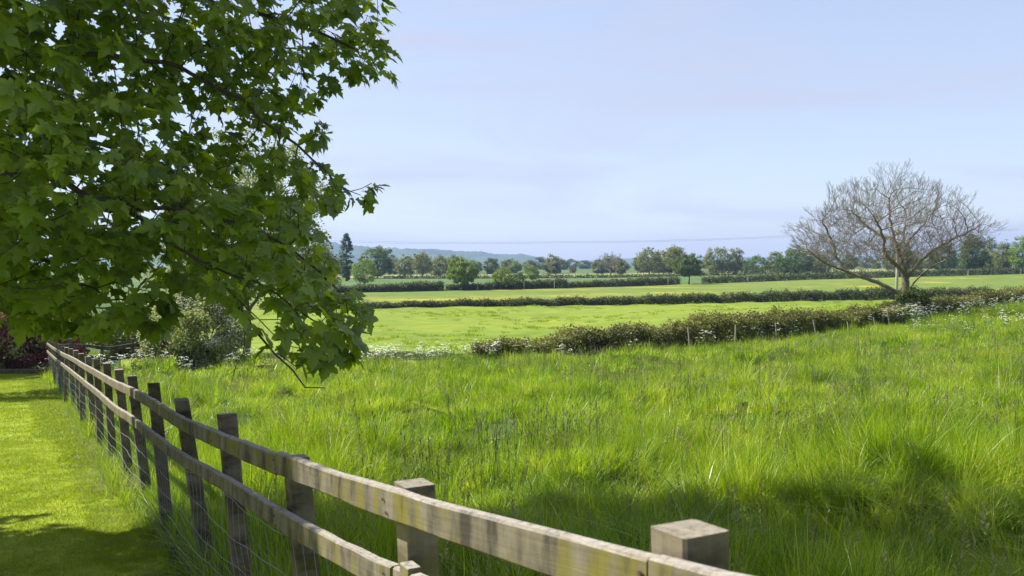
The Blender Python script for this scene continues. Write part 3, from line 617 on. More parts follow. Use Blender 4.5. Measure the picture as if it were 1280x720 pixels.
T = lambda z: (tx+.2, ty, z)
mlimbs += [(1, [T(1.0), (-6, 6.1, 1.9), A3(60, 60, 6.3), A3(230, 85, 6.6), A3(330, 150, 6.9), A3(415, 215, 7.1)]),
           (1, [T(1.8), (-6, 6.6, 2.9), A3(120, -60, 7), A3(290, 10, 7.3), A3(400, 40, 7.5), A3(470, 80, 7.6)]),
           (1, [T(.2), (-6.2, 5.9, .7), A3(0, 215, 5.9), A3(120, 250, 5.9), A3(235, 320, 5.8), A3(300, 385, 5.7), A3(345, 430, 5.7)]),
           (1, [A3(120, 250, 5.9), A3(220, 260, 6.3), A3(310, 285, 6.3), A3(390, 330, 6.2), A3(440, 380, 6.0)]),
           (1, [A3(235, 320, 5.8), A3(300, 350, 5.9), A3(370, 385, 5.8), A3(425, 425, 5.8)]),
           (1, [T(0), (-6.2, 6.5, .3), A3(-20, 300, 6.6), A3(60, 330, 6.4), A3(140, 375, 6.2)]),
           (1, [T(.6), (-6, 7.4, 1.4), A3(20, 150, 8.2), A3(150, 190, 8.2), A3(260, 230, 8)]),
           (1, [T(2.4), (-6, 6.4, 3.6), (-4.4, 6.2, 3.8), (-3.2, 6.4, 3.2)]),
           (1, [T(2.8), (-6, 8.4, 4.6), (-4, 9, 5.4), (-2.4, 9, 5)]),
           (1, [T(3.5), (-5.5, 6.4, 5.6), (-3.5, 6.4, 6.2), (-1.6, 6.6, 5.2)]),
           (1, [T(3), (-9.5, 6.6, 5), (-11, 6.8, 5.6)]), (1, [T(2), (-9.5, 8, 3.6), (-10.6, 8.8, 4)]), (1, [T(2), (-9.4, 6.2, 3.6), (-10.4, 6, 4)])]
mn, mp_ = seedlimbs(mlimbs, .14)
def ell(px, py, d, rx, ry, rd, n): s = d/F; return (at(px, py, d), np.array([rx*s, rd, ry*s]), n)
ELL = [ell(70, 40, 6.4, 170, 110, 1.3, 520), ell(255, 30, 7, 165, 80, 1.2, 800), ell(412, 28, 7.6, 82, 56, .7, 380), ell(455, 82, 7.6, 50, 22, .4, 150), ell(335, 105, 7.6, 72, 45, .7, 300),
       ell(90, 205, 6.1, 160, 110, 1.4, 560), ell(205, 235, 7.6, 90, 45, .8, 180), ell(290, 190, 7.4, 90, 45, .6, 200), ell(375, 165, 7.3, 45, 45, .4, 110), ell(365, 225, 7.1, 75, 30, .6, 170), ell(425, 232, 7.1, 50, 20, .35, 140), ell(280, 270, 6.4, 130, 55, .9, 380),
       ell(40, 335, 6.1, 130, 70, 1.1, 380), ell(170, 375, 6.1, 62, 48, .6, 150), ell(350, 330, 6.2, 76, 55, .6, 420), ell(412, 402, 5.9, 60, 56, .45, 420), ell(300, 345, 6, 60, 45, .6, 120), ell(100, 385, 6.4, 80, 35, .7, 120),
       ((-6.6, 7.6, 5.0), np.array([4.4, 3.0, 3.2]), 1600), ((-3.6, 8.3, 5.8), np.array([3.0, 2.6, 2.0]), 400), ((-5.6, 9.7, 5.2), np.array([2.2, 1.2, 2.0]), 260), ((-5.4, 5.7, 4.3), np.array([2.2, 1.4, 1.8]), 400), ((-9.8, 7.6, 2.8), np.array([2.8, 2.6, 2.8]), 220), ((-5.4, 8.6, 8.4), np.array([3.4, 2.4, 2.0]), 200),
       ((-5.6, 7.8, .9), np.array([2.0, 1.3, 1.7]), 480), ell(60, 130, 7.6, 150, 150, .8, 420), ell(60, 300, 7.4, 140, 80, .8, 380), ell(250, 300, 7.4, 100, 60, .6, 200), ((-4.2, 7.4, 2.6), np.array([1.6, 1.4, 1.2]), 420)]
rm = np.random.default_rng(77); Aa = []
for c, rad, k in ELL:
    k = int(k*1.35)
    u_ = rm.normal(size=(k, 3)); u_ /= np.linalg.norm(u_, axis=1, keepdims=True); Aa.append(c+u_*rad*(rm.uniform(.02, 1, k)**.42)[:, None])
Aa = np.concatenate(Aa)
def hit(Q):      # where the shadow of a point meets the fence line
    t_ = (FX0+FSL*Q[:, 1]-Q[:, 0])/(-SUN.x+FSL*SUN.y); t_ = np.where(t_ > 0, t_, 0)
    return Q[:, 1]-SUN.y*t_, Q[:, 2]-t_*math.tan(EL), t_
hd_, hz_, ht_ = hit(Aa); Aa = Aa[~((ht_ > .3) & (hd_ < 3.35) & (hz_ > -2.2))]
P, par = grow(mn, mp_, Aa, 1.3, .2, .13, 130, bias=(.05, 0, -.06), seed=77)
P = smooth_nodes(P, par, 2); R, kids = radii(par, .0032, 2.35)
mb0 = np.array([tx, ty, tz]); maple = thing('maple_tree', 'large overhanging maple tree with lobed green leaves above the fence', 'tree', tuple(mb0))
branch_parts(maple, P, par, R, 'bark', mb0, .016, .0026)
# bare dead twigs hanging below the lowest bough
for pts_, r0_ in (([(302, 380, 5.7), (304, 415, 5.68), (303, 440, 5.66), (296, 460, 5.66), (292, 477, 5.66)], .006), ([(303, 440, 5.66), (312, 444, 5.66), (318, 452, 5.66)], .003), ([(300, 383, 5.7), (322, 415, 5.68), (345, 442, 5.66), (366, 462, 5.66), (384, 484, 5.64), (406, 486, 5.62)], .010), ([(345, 442, 5.66), (368, 456, 5.64), (396, 455, 5.62)], .005), ([(296, 460, 5.66), (290, 462, 5.66), (286, 468, 5.66)], .0025)):
    mb = MB(); q_ = [at(*e) for e in pts_]; q_ = [a_+np.array([random.gauss(0, .004), random.gauss(0, .02), random.gauss(0, .004)]) for a_ in q_]
    mb.tube([a_-mb0 for a_ in q_], np.linspace(r0_, r0_*.35, len(q_)), 6); obj('dead_twig', mb.mesh('dead_twig'), M['bark'], maple)
# leaves along the young shoots
ids = np.where(R < .0075)[0]; ids = ids[ids > 0]; tipsdir = P[ids]-P[par[ids]]; tipsdir /= np.linalg.norm(tipsdir, axis=1, keepdims=True)+1e-9
reps = np.where(kids[ids] == 0, 7, 3)+(rm.uniform(size=len(ids)) < .5)
hd_, hz_, ht_ = hit(P[ids]); reps = np.where((ht_ > .3) & (hd_ < 3.15) & (hz_ > -2.2), 0, reps)
I = np.repeat(np.arange(len(ids)), reps); n = len(I); base = P[ids][I]; dirs = tipsdir[I]
outw = base-np.array([-7.6, 10.2, 0]); outw[:, 2] = 0; outw /= np.linalg.norm(outw, axis=1, keepdims=True)
h = dirs*.3+outw*.4+rm.normal(0, .7, (n, 3))*np.array([1, 1, .35]); h[:, 2] -= .55; h /= np.linalg.norm(h, axis=1, keepdims=True)       # base to tip
upv = np.array([0, 0, .8])+outw*.75+rm.normal(0, .36, (n, 3))
zax = upv-(upv*h).sum(1, keepdims=True)*h; zax /= np.linalg.norm(zax, axis=1, keepdims=True); xax = np.cross(h, zax)
size = np.clip(rm.normal(.094, .028, n), .04, .155)
_px, _py, _ = proj(base); size = np.where((_py < -60) | (_px < -80), size*1.45, size)   # unseen leaves enlarged so the crown casts deeper shade
pos = base+h*size[:, None]*.5+np.array([0, 0, -.02])
rnd = np.clip(rm.normal(.45, .17, n), 0, 1); kind = rm.integers(0, 8, n)
px, py, fw = proj(pos); infr = (px > -20) & (px < 1300) & (py > -20) & (py < 740) & (pos[:, 1] > 1)
# the largest 300 in view are single leaves, the rest is one foliage mesh
app = np.where(infr, size/fw, 0); single = np.zeros(n, bool); single[np.argsort(-app)[:300]] = True
vs, ts, rs = [], [], []; off = 0
for k in range(8):
    m = (~single) & (kind == k); c = m.sum(); V, Tt = LV[k]
    W_ = pos[m][:, None]+size[m][:, None, None]*(V[None, :, 0:1]*xax[m][:, None]+V[None, :, 1:2]*h[m][:, None]+V[None, :, 2:3]*zax[m][:, None])
    vs.append((W_-mb0).reshape(-1, 3)); ts.append((Tt[None]+(np.arange(c)*len(V))[:, None, None]).reshape(-1, 3)+off); rs.append(np.repeat(rnd[m], len(V))); off += c*len(V)
o = obj('foliage', mesh_np('foliage', np.concatenate(vs), tris=np.concatenate(ts), rnd=np.concatenate(rs)), M['maple'], maple); o['kind'] = 'stuff'
from mathutils import Matrix
lmesh = [mesh_np('leaf', V, tris=Tt, rnd=np.full(len(V), .42+.02*i)) for i, (V, Tt) in enumerate(LV)]
for i in np.where(single)[0]:
    o = obj('leaf', lmesh[kind[i]], M['maple'], maple); s = size[i]
    o.matrix_local = Matrix(((xax[i, 0]*s, h[i, 0]*s, zax[i, 0]*s, pos[i, 0]-mb0[0]), (xax[i, 1]*s, h[i, 1]*s, zax[i, 1]*s, pos[i, 1]-mb0[1]), (xax[i, 2]*s, h[i, 2]*s, zax[i, 2]*s, pos[i, 2]-mb0[2]), (0, 0, 0, 1)))
DBG = (n, int(infr.sum()), len(P))
# ------------------------------------------------------------------ the post and rail fence
fd = [.55, 1.625, 2.76, 3.94, 5.24, 6.7, 8.1, 9.66, 10.9, 12.4, 14.0, 15.7, 17.4, 19.1, 20.9, 22.7, 24.5, 26.4, 28.3, 30.2, 32.1, 34.0, 35.7]
topz = lambda d: np.interp(d, [0, 1.625, 2.76, 3.94, 5.24, 6.7, 8.1, 9.66, 10.9, 12.4, 14.6, 16.3, 18.9, 27, 35.8], [-.3, -.474, -.665, -.835, -.865, -1.0, -1.06, -1.19, -1.265, -1.35, -1.51, -1.65, -1.8, -2.4, -3.0])
_rz = lambda d: np.interp(d, [0, 1.4, 1.63, 1.91, 2.24, 2.63, 3.74, 4.92, 6.38, 7.7, 9.18, 10.4, 11.7, 15.5, 18, 27, 35.8], [-.26, -.477, -.513, -.554, -.598, -.656, -.776, -.895, -1.037, -1.107, -1.218, -1.32, -1.41, -1.68, -1.85, -2.5, -3.08])
railz = lambda d: (_rz(d-.5)+_rz(d-.25)+_rz(d)+_rz(d+.25)+_rz(d+.5))/5-np.interp(d, [1.4, 2.5, 4, 9], [.004, .012, .02, .02])
lowz = lambda d: railz(d)-np.interp(d, [0, 2.6, 3.7, 5, 6.4, 7.7, 12, 36], [.22, .222, .243, .240, .263, .285, .28, .30])
leans = [2, 2, 2.5, 4.5, 4.5, 7.5, 5, 6, 4.5, 3, 2, 4, 1, 3, 2, -1, 2, 1, 3, 0, 2, 1, 0]
fn = np.array([-.879, -.477]); ft = np.array([-.477, .879])
fence = thing('post_and_rail_fence', 'weathered wooden post and rail fence with wire netting beside the lawn', 'fence', (FX0+FSL*8, 8, g1(FX0+FSL*8, 8)))
fo = np.array(fence.location)
def fline(d): return np.array([FX0+FSL*d, d])
def box_loop(a, b, ch):  # chamfered rectangle loop, half sizes a,b
    return [(-a+ch, -b), (a-ch, -b), (a, -b+ch), (a, b-ch), (a-ch, b), (-a+ch, b), (-a, b-ch), (-a, -b+ch)]
def post_mesh(foot, head, hw, ft2, fn2, seed, sections=9, toptilt=.0):
    r = random.Random(seed); mb = MB(); V = []; U = []; lp = box_loop(hw, hw*1.05, hw*.12); k = len(lp)
    for i in range(sections):
        t = i/(sections-1); c = foot+(head-foot)*t; s = 1.06-.06*t
        for j, (a, b) in enumerate(lp):
            ja = 1+r.uniform(-.035, .035); z = 0
            if i == sections-1: z = toptilt*a/hw*.004
            V.append((c[0]+(ft2[0]*a+fn2[0]*b)*s*ja, c[1]+(ft2[1]*a+fn2[1]*b)*s*ja, c[2]+z)); U.append((j*.03 if False else (a+b)*.9, t*np.linalg.norm(head-foot), b))
    # uv: grain runs along the post
    U = [(u[1], u[0], u[2]) for u in U]
    Fc = [(i*k+j, i*k+(j+1) % k, (i+1)*k+(j+1) % k, (i+1)*k+j) for i in range(sections-1) for j in range(k)]
    c0 = len(V); hd = np.mean(V[-k:], axis=0); V.append((hd[0], hd[1], hd[2]+.0005)); U.append((9, .01, .01))
    Fc += [((sections-1)*k+j, (sections-1)*k+(j+1) % k, c0) for j in range(k)]
    mb.add(V, Fc, U); return mb.mesh('post', smooth=False)
for i, d in enumerate(fd):
    b2 = fline(d); zt = float(topz(d)); zg = min(g1(b2[0], d), zt-1.1)-.12
    if i == 0: zt -= .02
    ln = math.tan(math.radians(leans[i]+random.uniform(-.4, .4))); hgt = zt-zg; al = random.uniform(-.008, .008)*hgt
    # head sits on the line, the foot stands off to the meadow side
    head = np.array([b2[0]+ft[0]*al, b2[1]+ft[1]*al, zt])-fo; foot = np.array([b2[0]+ln*hgt*.95, b2[1]+ln*hgt*.3, zg])-fo
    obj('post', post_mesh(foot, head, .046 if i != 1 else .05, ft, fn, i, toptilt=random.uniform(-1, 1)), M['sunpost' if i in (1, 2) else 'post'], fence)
def rail_mesh(d0, d1, zf, hh, th, seed, jit=.004, off=.0):
    r = random.Random(seed); mb = MB(); V = []; U = []; ns = max(8, int((d1-d0)*7)); lp = box_loop(th/2, hh/2, .006); k = len(lp); L0 = r.uniform(0, 20)
    dz0, dz1, sag = r.uniform(-.005, .005), r.uniform(-.005, .005), r.uniform(-.006, .006); bow = r.uniform(-.006, .008)
    for i in range(ns):
        t = i/(ns-1); d = d0+(d1-d0)*t; c = fline(d)+fn*(.046+th/2+.004+off+bow*math.sin(math.pi*t)); z = float(zf(d))-hh/2+dz0*(1-t)+dz1*t+sag*math.sin(math.pi*t)
        lift = .0012*math.sin(d*7+seed)+.0015*math.sin(d*21+seed)+r.uniform(-.0015, .0015)
        for a, b in lp:
            e = lift if b > 0 else -lift*.6
            V.append((c[0]+fn[0]*a-fo[0], c[1]+fn[1]*a-fo[1], z+b+e+r.uniform(-.0012, .0012)-fo[2])); U.append((L0+d*1.138, b, a))
    Fc = [(i*k+j, i*k+(j+1) % k, (i+1)*k+(j+1) % k, (i+1)*k+j) for i in range(ns-1) for j in range(k)]
    Fc += [tuple(range(k))[::-1], tuple((ns-1)*k+j for j in range(k))]
    mb.add(V, Fc, U); return mb.mesh('rail', smooth=False)
cuts_t = [0, 2, 4, 6, 8, 10, 12, 14, 16, 18, 20, 22]; cuts_l = [2, 5, 7, 9, 11, 13, 15, 17, 19, 21, 22]
cuts_t = [0, 1, 3, 6, 8, 10, 12, 14, 16, 18, 20, 22]
for nm, cu, zf in (('top', cuts_t, railz), ('low', cuts_l, lowz)):
    for j in range(len(cu)-1):
        a = fd[cu[j]]+(.045 if j or nm == 'low' else 0)*0+.0025; b = fd[cu[j+1]]-.0025
        if nm == 'low' and j == 0: a -= .03
        obj('rail', rail_mesh(a, b, zf, .092 if nm == 'top' else .086, .038, 100+j*7+(nm == 'low')), M['rail'], fence)
obj('rail', rail_mesh(.9, fd[2]-.05, lowz, .086, .038, 555, off=0), M['rail'], fence)
# short offcut nailed to the post above the lower rail
mb = MB(); c = fline(fd[2]-.13)+fn*.069; z = float(lowz(fd[2]))+.02; lp = box_loop(.021, .02, .003); V = []; U = []
for s_ in (-.032, .032):
    for a, b in lp: V.append((c[0]+fn[0]*a+ft[0]*s_-fo[0], c[1]+fn[1]*a+ft[1]*s_-fo[1], z+b-fo[2])); U.append((s_, b, a))
mb.add(V, [(j, (j+1) % 8, 8+(j+1) % 8, 8+j) for j in range(8)]+[tuple(range(8))[::-1], tuple(range(8, 16))], U); obj('rail_offcut', mb.mesh('rail_offcut', False), M['rail'], fence)
# nail heads where rails meet posts
nv = [(.006*math.cos(t), .006*math.sin(t), 0) for t in np.arange(0, 6.2, 6.283/8)]+[(.005*math.cos(t), .005*math.sin(t), .0025) for t in np.arange(0, 6.2, 6.283/8)]
nme = mesh_np('nail', nv, faces=[(j, (j+1) % 8, 8+(j+1) % 8, 8+j) for j in range(8)]+[tuple(range(8, 16))]); nme.materials.append(plain('rusty_nail', (.06, .035, .022), .7, .3))
nq = Vector((0, 0, 1)).rotation_difference(Vector((fn[0], fn[1], 0)))
for i, d in enumerate(fd[1:9]):
    for zf in (railz, lowz):
        for dzz, ds in ((-.028, .013), (-.066, -.012)):
            c = fline(d+ds)+fn*(.046+.038+.0055+.003); o = obj('nail', nme, None, fence, (c[0]-fo[0], c[1]-fo[1], float(zf(d+ds))+dzz-fo[2])); o.rotation_mode = 'QUATERNION'; o.rotation_quaternion = nq
# netting: line wires each a part, the upright stays one part
hts = [.05, .17, .30, .44, .60, .78]
def wirepos(d, f, ph):
    b = fline(d)+fn*.052; zg = min(g1(b[0], d), float(topz(d))-1.1); ln = .07*(1-f); zt = float(lowz(d))-.12
    return np.array([b[0]+ln+.012*math.sin(d*2.1+ph), b[1], zg+.03+(zt-zg)*f+.012*math.sin(d*3.3+ph)+.006*math.sin(d*11+ph*2)])-fo
for j, f in enumerate(np.array(hts)/.8):
    mb = MB(); ds = np.arange(1.2, 35.6, .12); mb.tube([wirepos(d, f, j*1.7) for d in ds], [.0016]*len(ds), 4); obj('wire', mb.mesh('wire'), M['wire'], fence)
mb = MB()
for d in np.arange(1.25, 35.5, .135):
    mb.tube([wirepos(d+.006*math.sin(k*9+d), f, k*1.7) for k, f in enumerate(np.array(hts)/.8)], [.0013]*len(hts), 3, False)
o = obj('wire_stays', mb.mesh('wire_stays'), M['wire'], fence); o['kind'] = 'stuff'
# back fence at the lawn end
c0 = fline(35.9); bf = thing('corner_fence', 'dark grey wooden fence turning away behind the fence corner', 'fence', (c0[0], c0[1], g1(*c0))); bo = np.array(bf.location)
bdir = np.array([.93, .37]); bnr = np.array([.37, -.93])
for i in range(6):
    q = c0+bdir*(.75+1.15*i); zg = g1(*q); hgt = 1.42+random.uniform(-.1, .12)
    obj('post', post_mesh(np.array([q[0], q[1], zg-.1])-bo, np.array([q[0]+random.uniform(-.03, .03), q[1], zg+hgt])-bo, .06, bdir, bnr, 50+i), M['oldwood'], bf)
for hz in (1.15, .72):
    for s0 in (0, 1.2):
        V = []; U = []; lp = box_loop(.022, .065, .006)
        for i in range(9):
            q = c0+bdir*(.3+1.15*(s0+i*.5)); qq = q+bnr*.09; z = g1(*q)+hz+.015*math.sin(i)
            for a, b in lp: V.append((qq[0]+bnr[0]*a-bo[0], qq[1]+bnr[1]*a-bo[1], z+b-bo[2])); U.append((i*.575, b, a))
        mb = MB(); mb.add(V, [(i*8+j, i*8+(j+1) % 8, i*8+8+(j+1) % 8, i*8+8+j) for i in range(8) for j in range(8)]+[tuple(range(8))[::-1], tuple(range(64, 72))], U); obj('rail', mb.mesh('rail', False), M['oldwood'], bf)
# low timber edging where the lawn ends, shrub shade put into its dark colour
V = []; U = []; lp = box_loop(.04, .13, .01)
for i in range(16):
    x = -30+i*.76; z = g1(x, 36.3)
    for a, b in lp: V.append((x, 36.3-a, z+.08+b)); U.append((x, b, a))
mb = MB(); mb.add(V, [(i*8+j, i*8+8+j, i*8+8+(j+1) % 8, i*8+(j+1) % 8) for i in range(15) for j in range(8)], U); tag(obj('timber_edging', mb.mesh('edge', False), M['edging']), 'low timber edging board between lawn and purple shrubs, coloured dark to stand for shade', 'edging')
# stakes along the hedge, pole and wires
for i, (px_, top, dd) in enumerate([(863, 409, 42.9), (919, 406, 44.5), (971, 403, 46.2), (1021, 400, 48.0), (1062, 402, 49.9), (1096, 397, 51.8), (1113, 389, 53.5)]):
    x = atx(px_, dd); z = g1(x, dd); zt = at(px_, top, dd)[2]; mb = MB(); lx = random.choice([-.16, -.1, -.05, .04, .1])
    mb.tube([(0, 0, -.15), (lx*.5, 0, (zt-z)*.5), (lx, .02, zt-z)], [.04, .037, .033], 6)
    tag(obj('stake', mb.mesh('stake', False), M['stake'], None, (x, dd, z)), 'pale wooden stake standing in the grass in front of the olive hedge', 'stake', 'stakes along the hedge')
for i, px_ in enumerate([597, 655, 693, 769, 789, 835, 935, 1070, 1210, 1276]):
    dd = np.interp(px_, *zip(*H3))-3.5; x = atx(px_, dd); z = g1(x, dd); mb = MB(); mb.tube([(0, 0, -.2), (0, 0, 1.0), (.03, 0, 1.9)], [.13, .12, .11], 6)
    tag(obj('stake', mb.mesh('stake', False), M['stake'], None, (x, dd, z)), 'small pale fence post against the dark far field hedge', 'stake', 'posts of the far hedge')
dd = 84.; x = atx(1121, dd); z = g1(x, dd); mb = MB(); zt = at(1121, 286, dd)[2]-z
mb.tube([(0, 0, -.3), (.02, 0, zt*.5), (0, 0, zt)], [.13, .12, .10], 8); pole = thing('utility_pole', 'pale wooden utility pole behind the big bare tree', 'pole', (x, dd, z))
obj('shaft', mb.mesh('shaft'), M['pole'], pole)
mb = MB(); mb.tube([(-.6, 0, zt-.25), (.6, 0, zt-.25)], [.05, .05], 5); obj('crossarm', mb.mesh('crossarm'), M['pole'], pole)
for k in range(2):
    ends = [(-60, 305.0-k*2, 420), (430, 302.5-k*2, 400), (700, 303.5-k*1.5, 385), (985, 296-k*1.5, 370), (1300, 286-k*1.5, 350)]
    mb = MB(); pts = []
    q = [np.array(at(*e)) for e in ends]
    for a, b in zip(q[:-1], q[1:]):
        for t in np.linspace(0, 1, 12, endpoint=False): pts.append(a+(b-a)*t-np.array([0, 0, 1.0*4*t*(1-t)*.6]))
    o3 = pts[0]; mb.tube([p_-o3 for p_ in pts], [.035]*len(pts), 4)
    tag(obj('power_line', mb.mesh('power_line'), M['cable'], None, tuple(o3)), 'thin grey overhead cable crossing the sky above the far trees', 'cable', 'overhead cables')
# ------------------------------------------------------------------ grass and flowers: instanced clumps
def blades(n, rad, h0, h1, wd, lean, curl, seg=3, seed=0, dirbias=(0, 0), flop=0.):
    r = np.random.default_rng(seed); V = []; Q = []; Rn = []
    for i in range(n):
        a = r.uniform(0, 6.28); q = rad*math.sqrt(r.uniform()); bx_, by_ = q*math.cos(a), q*math.sin(a); h = r.uniform(h0, h1)
        th = r.uniform(0, 6.28); l = abs(r.normal(lean, lean*.6)); dx = math.cos(th)*l+dirbias[0]+.5*bx_/max(rad, .01)*lean; dy = math.sin(th)*l+dirbias[1]+.5*by_/max(rad, .01)*lean; cu = curl*r.uniform(.2, 1.6)
        f = th+r.uniform(-.9, .9)+1.57; ux, uy = math.cos(f), math.sin(f); w0 = wd*r.uniform(.6, 1.3); b0 = len(V); rr = np.clip(r.normal(.48, .2), 0, 1)
        for s in range(seg+1):
            t = s/seg; e = t*.55+cu*t*t
            x_ = bx_+dx*h*e; y_ = by_+dy*h*e; z_ = h*(t-.30*cu*t*t*(abs(dx)+abs(dy))-flop*t*t*.5); ww = w0*(1-t**1.6)*.5+.0004
            V.append((x_-ux*ww, y_-uy*ww, z_)); V.append((x_+ux*ww, y_+uy*ww, z_)); Rn += [rr, rr]
        for s in range(seg): k = b0+2*s; Q.append((k, k+1, k+3, k+2))
    return np.array(V), np.array(Q), Rn
def clumpcoll(name, specs):
    c = bpy.data.collections.new(name)
    for i, (mat, a) in enumerate(specs):
        V, Q, Rn = blades(**a); me = mesh_np(name, V, quads=Q, rnd=Rn); me.materials.append(M[mat]); o = bpy.data.objects.new('%s_%02d' % (name, i), me); c.objects.link(o)
    return c
def scatter(name, label, cat, P, rot, scl, idx, coll):
    me = bpy.data.meshes.new(name); P = np.asarray(P, np.float32); me.vertices.add(len(P)); me.vertices.foreach_set('co', P.ravel())
    for nm, ty_, key, v in (('rot', 'FLOAT_VECTOR', 'vector', rot), ('scl', 'FLOAT_VECTOR', 'vector', scl), ('idx', 'INT', 'value', idx)):
        a = me.attributes.new(nm, ty_, 'POINT'); a.data.foreach_set(key, np.asarray(v, np.int32 if ty_ == 'INT' else np.float32).ravel())
    o = obj(name, me); ng = bpy.data.node_groups.new('scatter_'+name, 'GeometryNodeTree')
    ng.interface.new_socket('Geometry', in_out='INPUT', socket_type='NodeSocketGeometry'); ng.interface.new_socket('Geometry', in_out='OUTPUT', socket_type='NodeSocketGeometry')
    N = ng.nodes.new; gi = N('NodeGroupInput'); go = N('NodeGroupOutput'); ip = N('GeometryNodeInstanceOnPoints'); ci = N('GeometryNodeCollectionInfo')
    ci.inputs['Collection'].default_value = coll; ci.inputs['Separate Children'].default_value = True; ci.inputs['Reset Children'].default_value = True
    ip.inputs['Pick Instance'].default_value = True
    for nm, dt, so_ in (('rot', 'FLOAT_VECTOR', 'Rotation'), ('scl', 'FLOAT_VECTOR', 'Scale'), ('idx', 'INT', 'Instance Index')):
        a = N('GeometryNodeInputNamedAttribute'); a.data_type = dt; a.inputs['Name'].default_value = nm; ng.links.new(a.outputs['Attribute'], ip.inputs[so_])
    ng.links.new(gi.outputs[0], ip.inputs['Points']); ng.links.new(ci.outputs[0], ip.inputs['Instance']); ng.links.new(ip.outputs[0], go.inputs[0])
    md = o.modifiers.new('scatter', 'NODES'); md.node_group = ng
    return tag(o, label, cat, kind='stuff')
def vnoise(x, y, s, seed):
    r = np.random.default_rng(seed); v = 0
    for k in range(6): a = r.uniform(0, 6.28); f = s*r.uniform(.6, 1.7); v = v+np.sin((x*math.cos(a)+y*math.sin(a))*f+r.uniform(0, 6.28)+1.2*np.sin((x*math.sin(a)-y*math.cos(a))*f*.7))
    return v/6
def polar(n, d0, d1, amax=.66, p=2.):
    u = rng.uniform(size=n); d = (d0**p+u*(d1**p-d0**p))**(1/p); x = d*rng.uniform(-amax, amax, n); return x, d
def frand(n, tilt=.1): return np.stack([rng.normal(0, tilt, n), rng.normal(0, tilt, n), rng.uniform(0, 6.283, n)], 1)
H1p = np.array([(atx(p, d), d) for p, d in H1])
def hedge_d(x): return np.where(x < H1p[0, 0], np.interp(x, [-30, -12, -4, H1p[0, 0]], [36, 38.5, 41.5, 43]), np.interp(x, H1p[:, 0], H1p[:, 1]))
def tile(R_, tufts, per, h0, h1, wd, seg, seed, spread, matname='grass', uneven=.3, lean=.42, curl=.7):
    """a patch of many small tufts, each with its own height, lean and tint"""
    r = np.random.default_rng(seed); Vs, Qs, Rs = [], [], []; off = 0
    for i in range(tufts):
        a = r.uniform(0, 6.28); q = R_*math.sqrt(r.uniform()); k = math.exp(r.normal(0, uneven)); la = r.uniform(0, 6.28); lm_ = abs(r.normal(0, .35))
        V, Q, Rn = blades(per, spread*r.uniform(.6, 1.3), h0*k, h1*k, wd*r.uniform(.8, 1.25), lean*r.uniform(.5, 1.5), curl*r.uniform(.5, 1.4), seg, int(r.integers(1e6)), (lm_*math.cos(la), lm_*math.sin(la)), r.choice([0, 0, 0, .3]))
        V = V+np.array([q*math.cos(a), q*math.sin(a), 0]); Vs.append(V); Qs.append(Q+off); off += len(V); Rs += list(np.clip(np.array(Rn)+r.normal(0, .15), 0, 1))
    return np.concatenate(Vs), np.concatenate(Qs), Rs
def tilecoll(name, specs):
    c = bpy.data.collections.new(name)
    for i, (mat, a) in enumerate(specs):
        V, Q, Rn = tile(**a); me = mesh_np(name, V, quads=Q, rnd=Rn); me.materials.append(M[mat]); o = bpy.data.objects.new('%s_%02d' % (name, i), me); c.objects.link(o)
    return c
near = tilecoll('near_tile', [('grass', dict(R_=.42, tufts=38, per=44, h0=.08, h1=.30, wd=.0058, seg=4, seed=q, spread=.08)) for q in range(5)]+[('grassblue', dict(R_=.22, tufts=5, per=30, h0=.15, h1=.42, wd=.008, seg=5, seed=50+q, spread=.09, lean=.8, curl=1.1)) for q in range(2)])
mid = tilecoll('mid_tile', [('grass', dict(R_=.75, tufts=46, per=34, h0=.08, h1=.30, wd=.0095, seg=3, seed=10+q, spread=.13)) for q in range(5)]+[('grassblue', dict(R_=.4, tufts=8, per=24, h0=.15, h1=.40, wd=.010, seg=3, seed=60+q, spread=.13, lean=.6)) for q in range(2)])
far = tilecoll('far_tile', [('grass', dict(R_=1.4, tufts=64, per=30, h0=.08, h1=.30, wd=.019, seg=2, seed=20+q, spread=.24)) for q in range(4)]+[('grassblue', dict(R_=.8, tufts=10, per=22, h0=.15, h1=.38, wd=.020, seg=2, seed=70+q, spread=.22)) for q in range(2)])
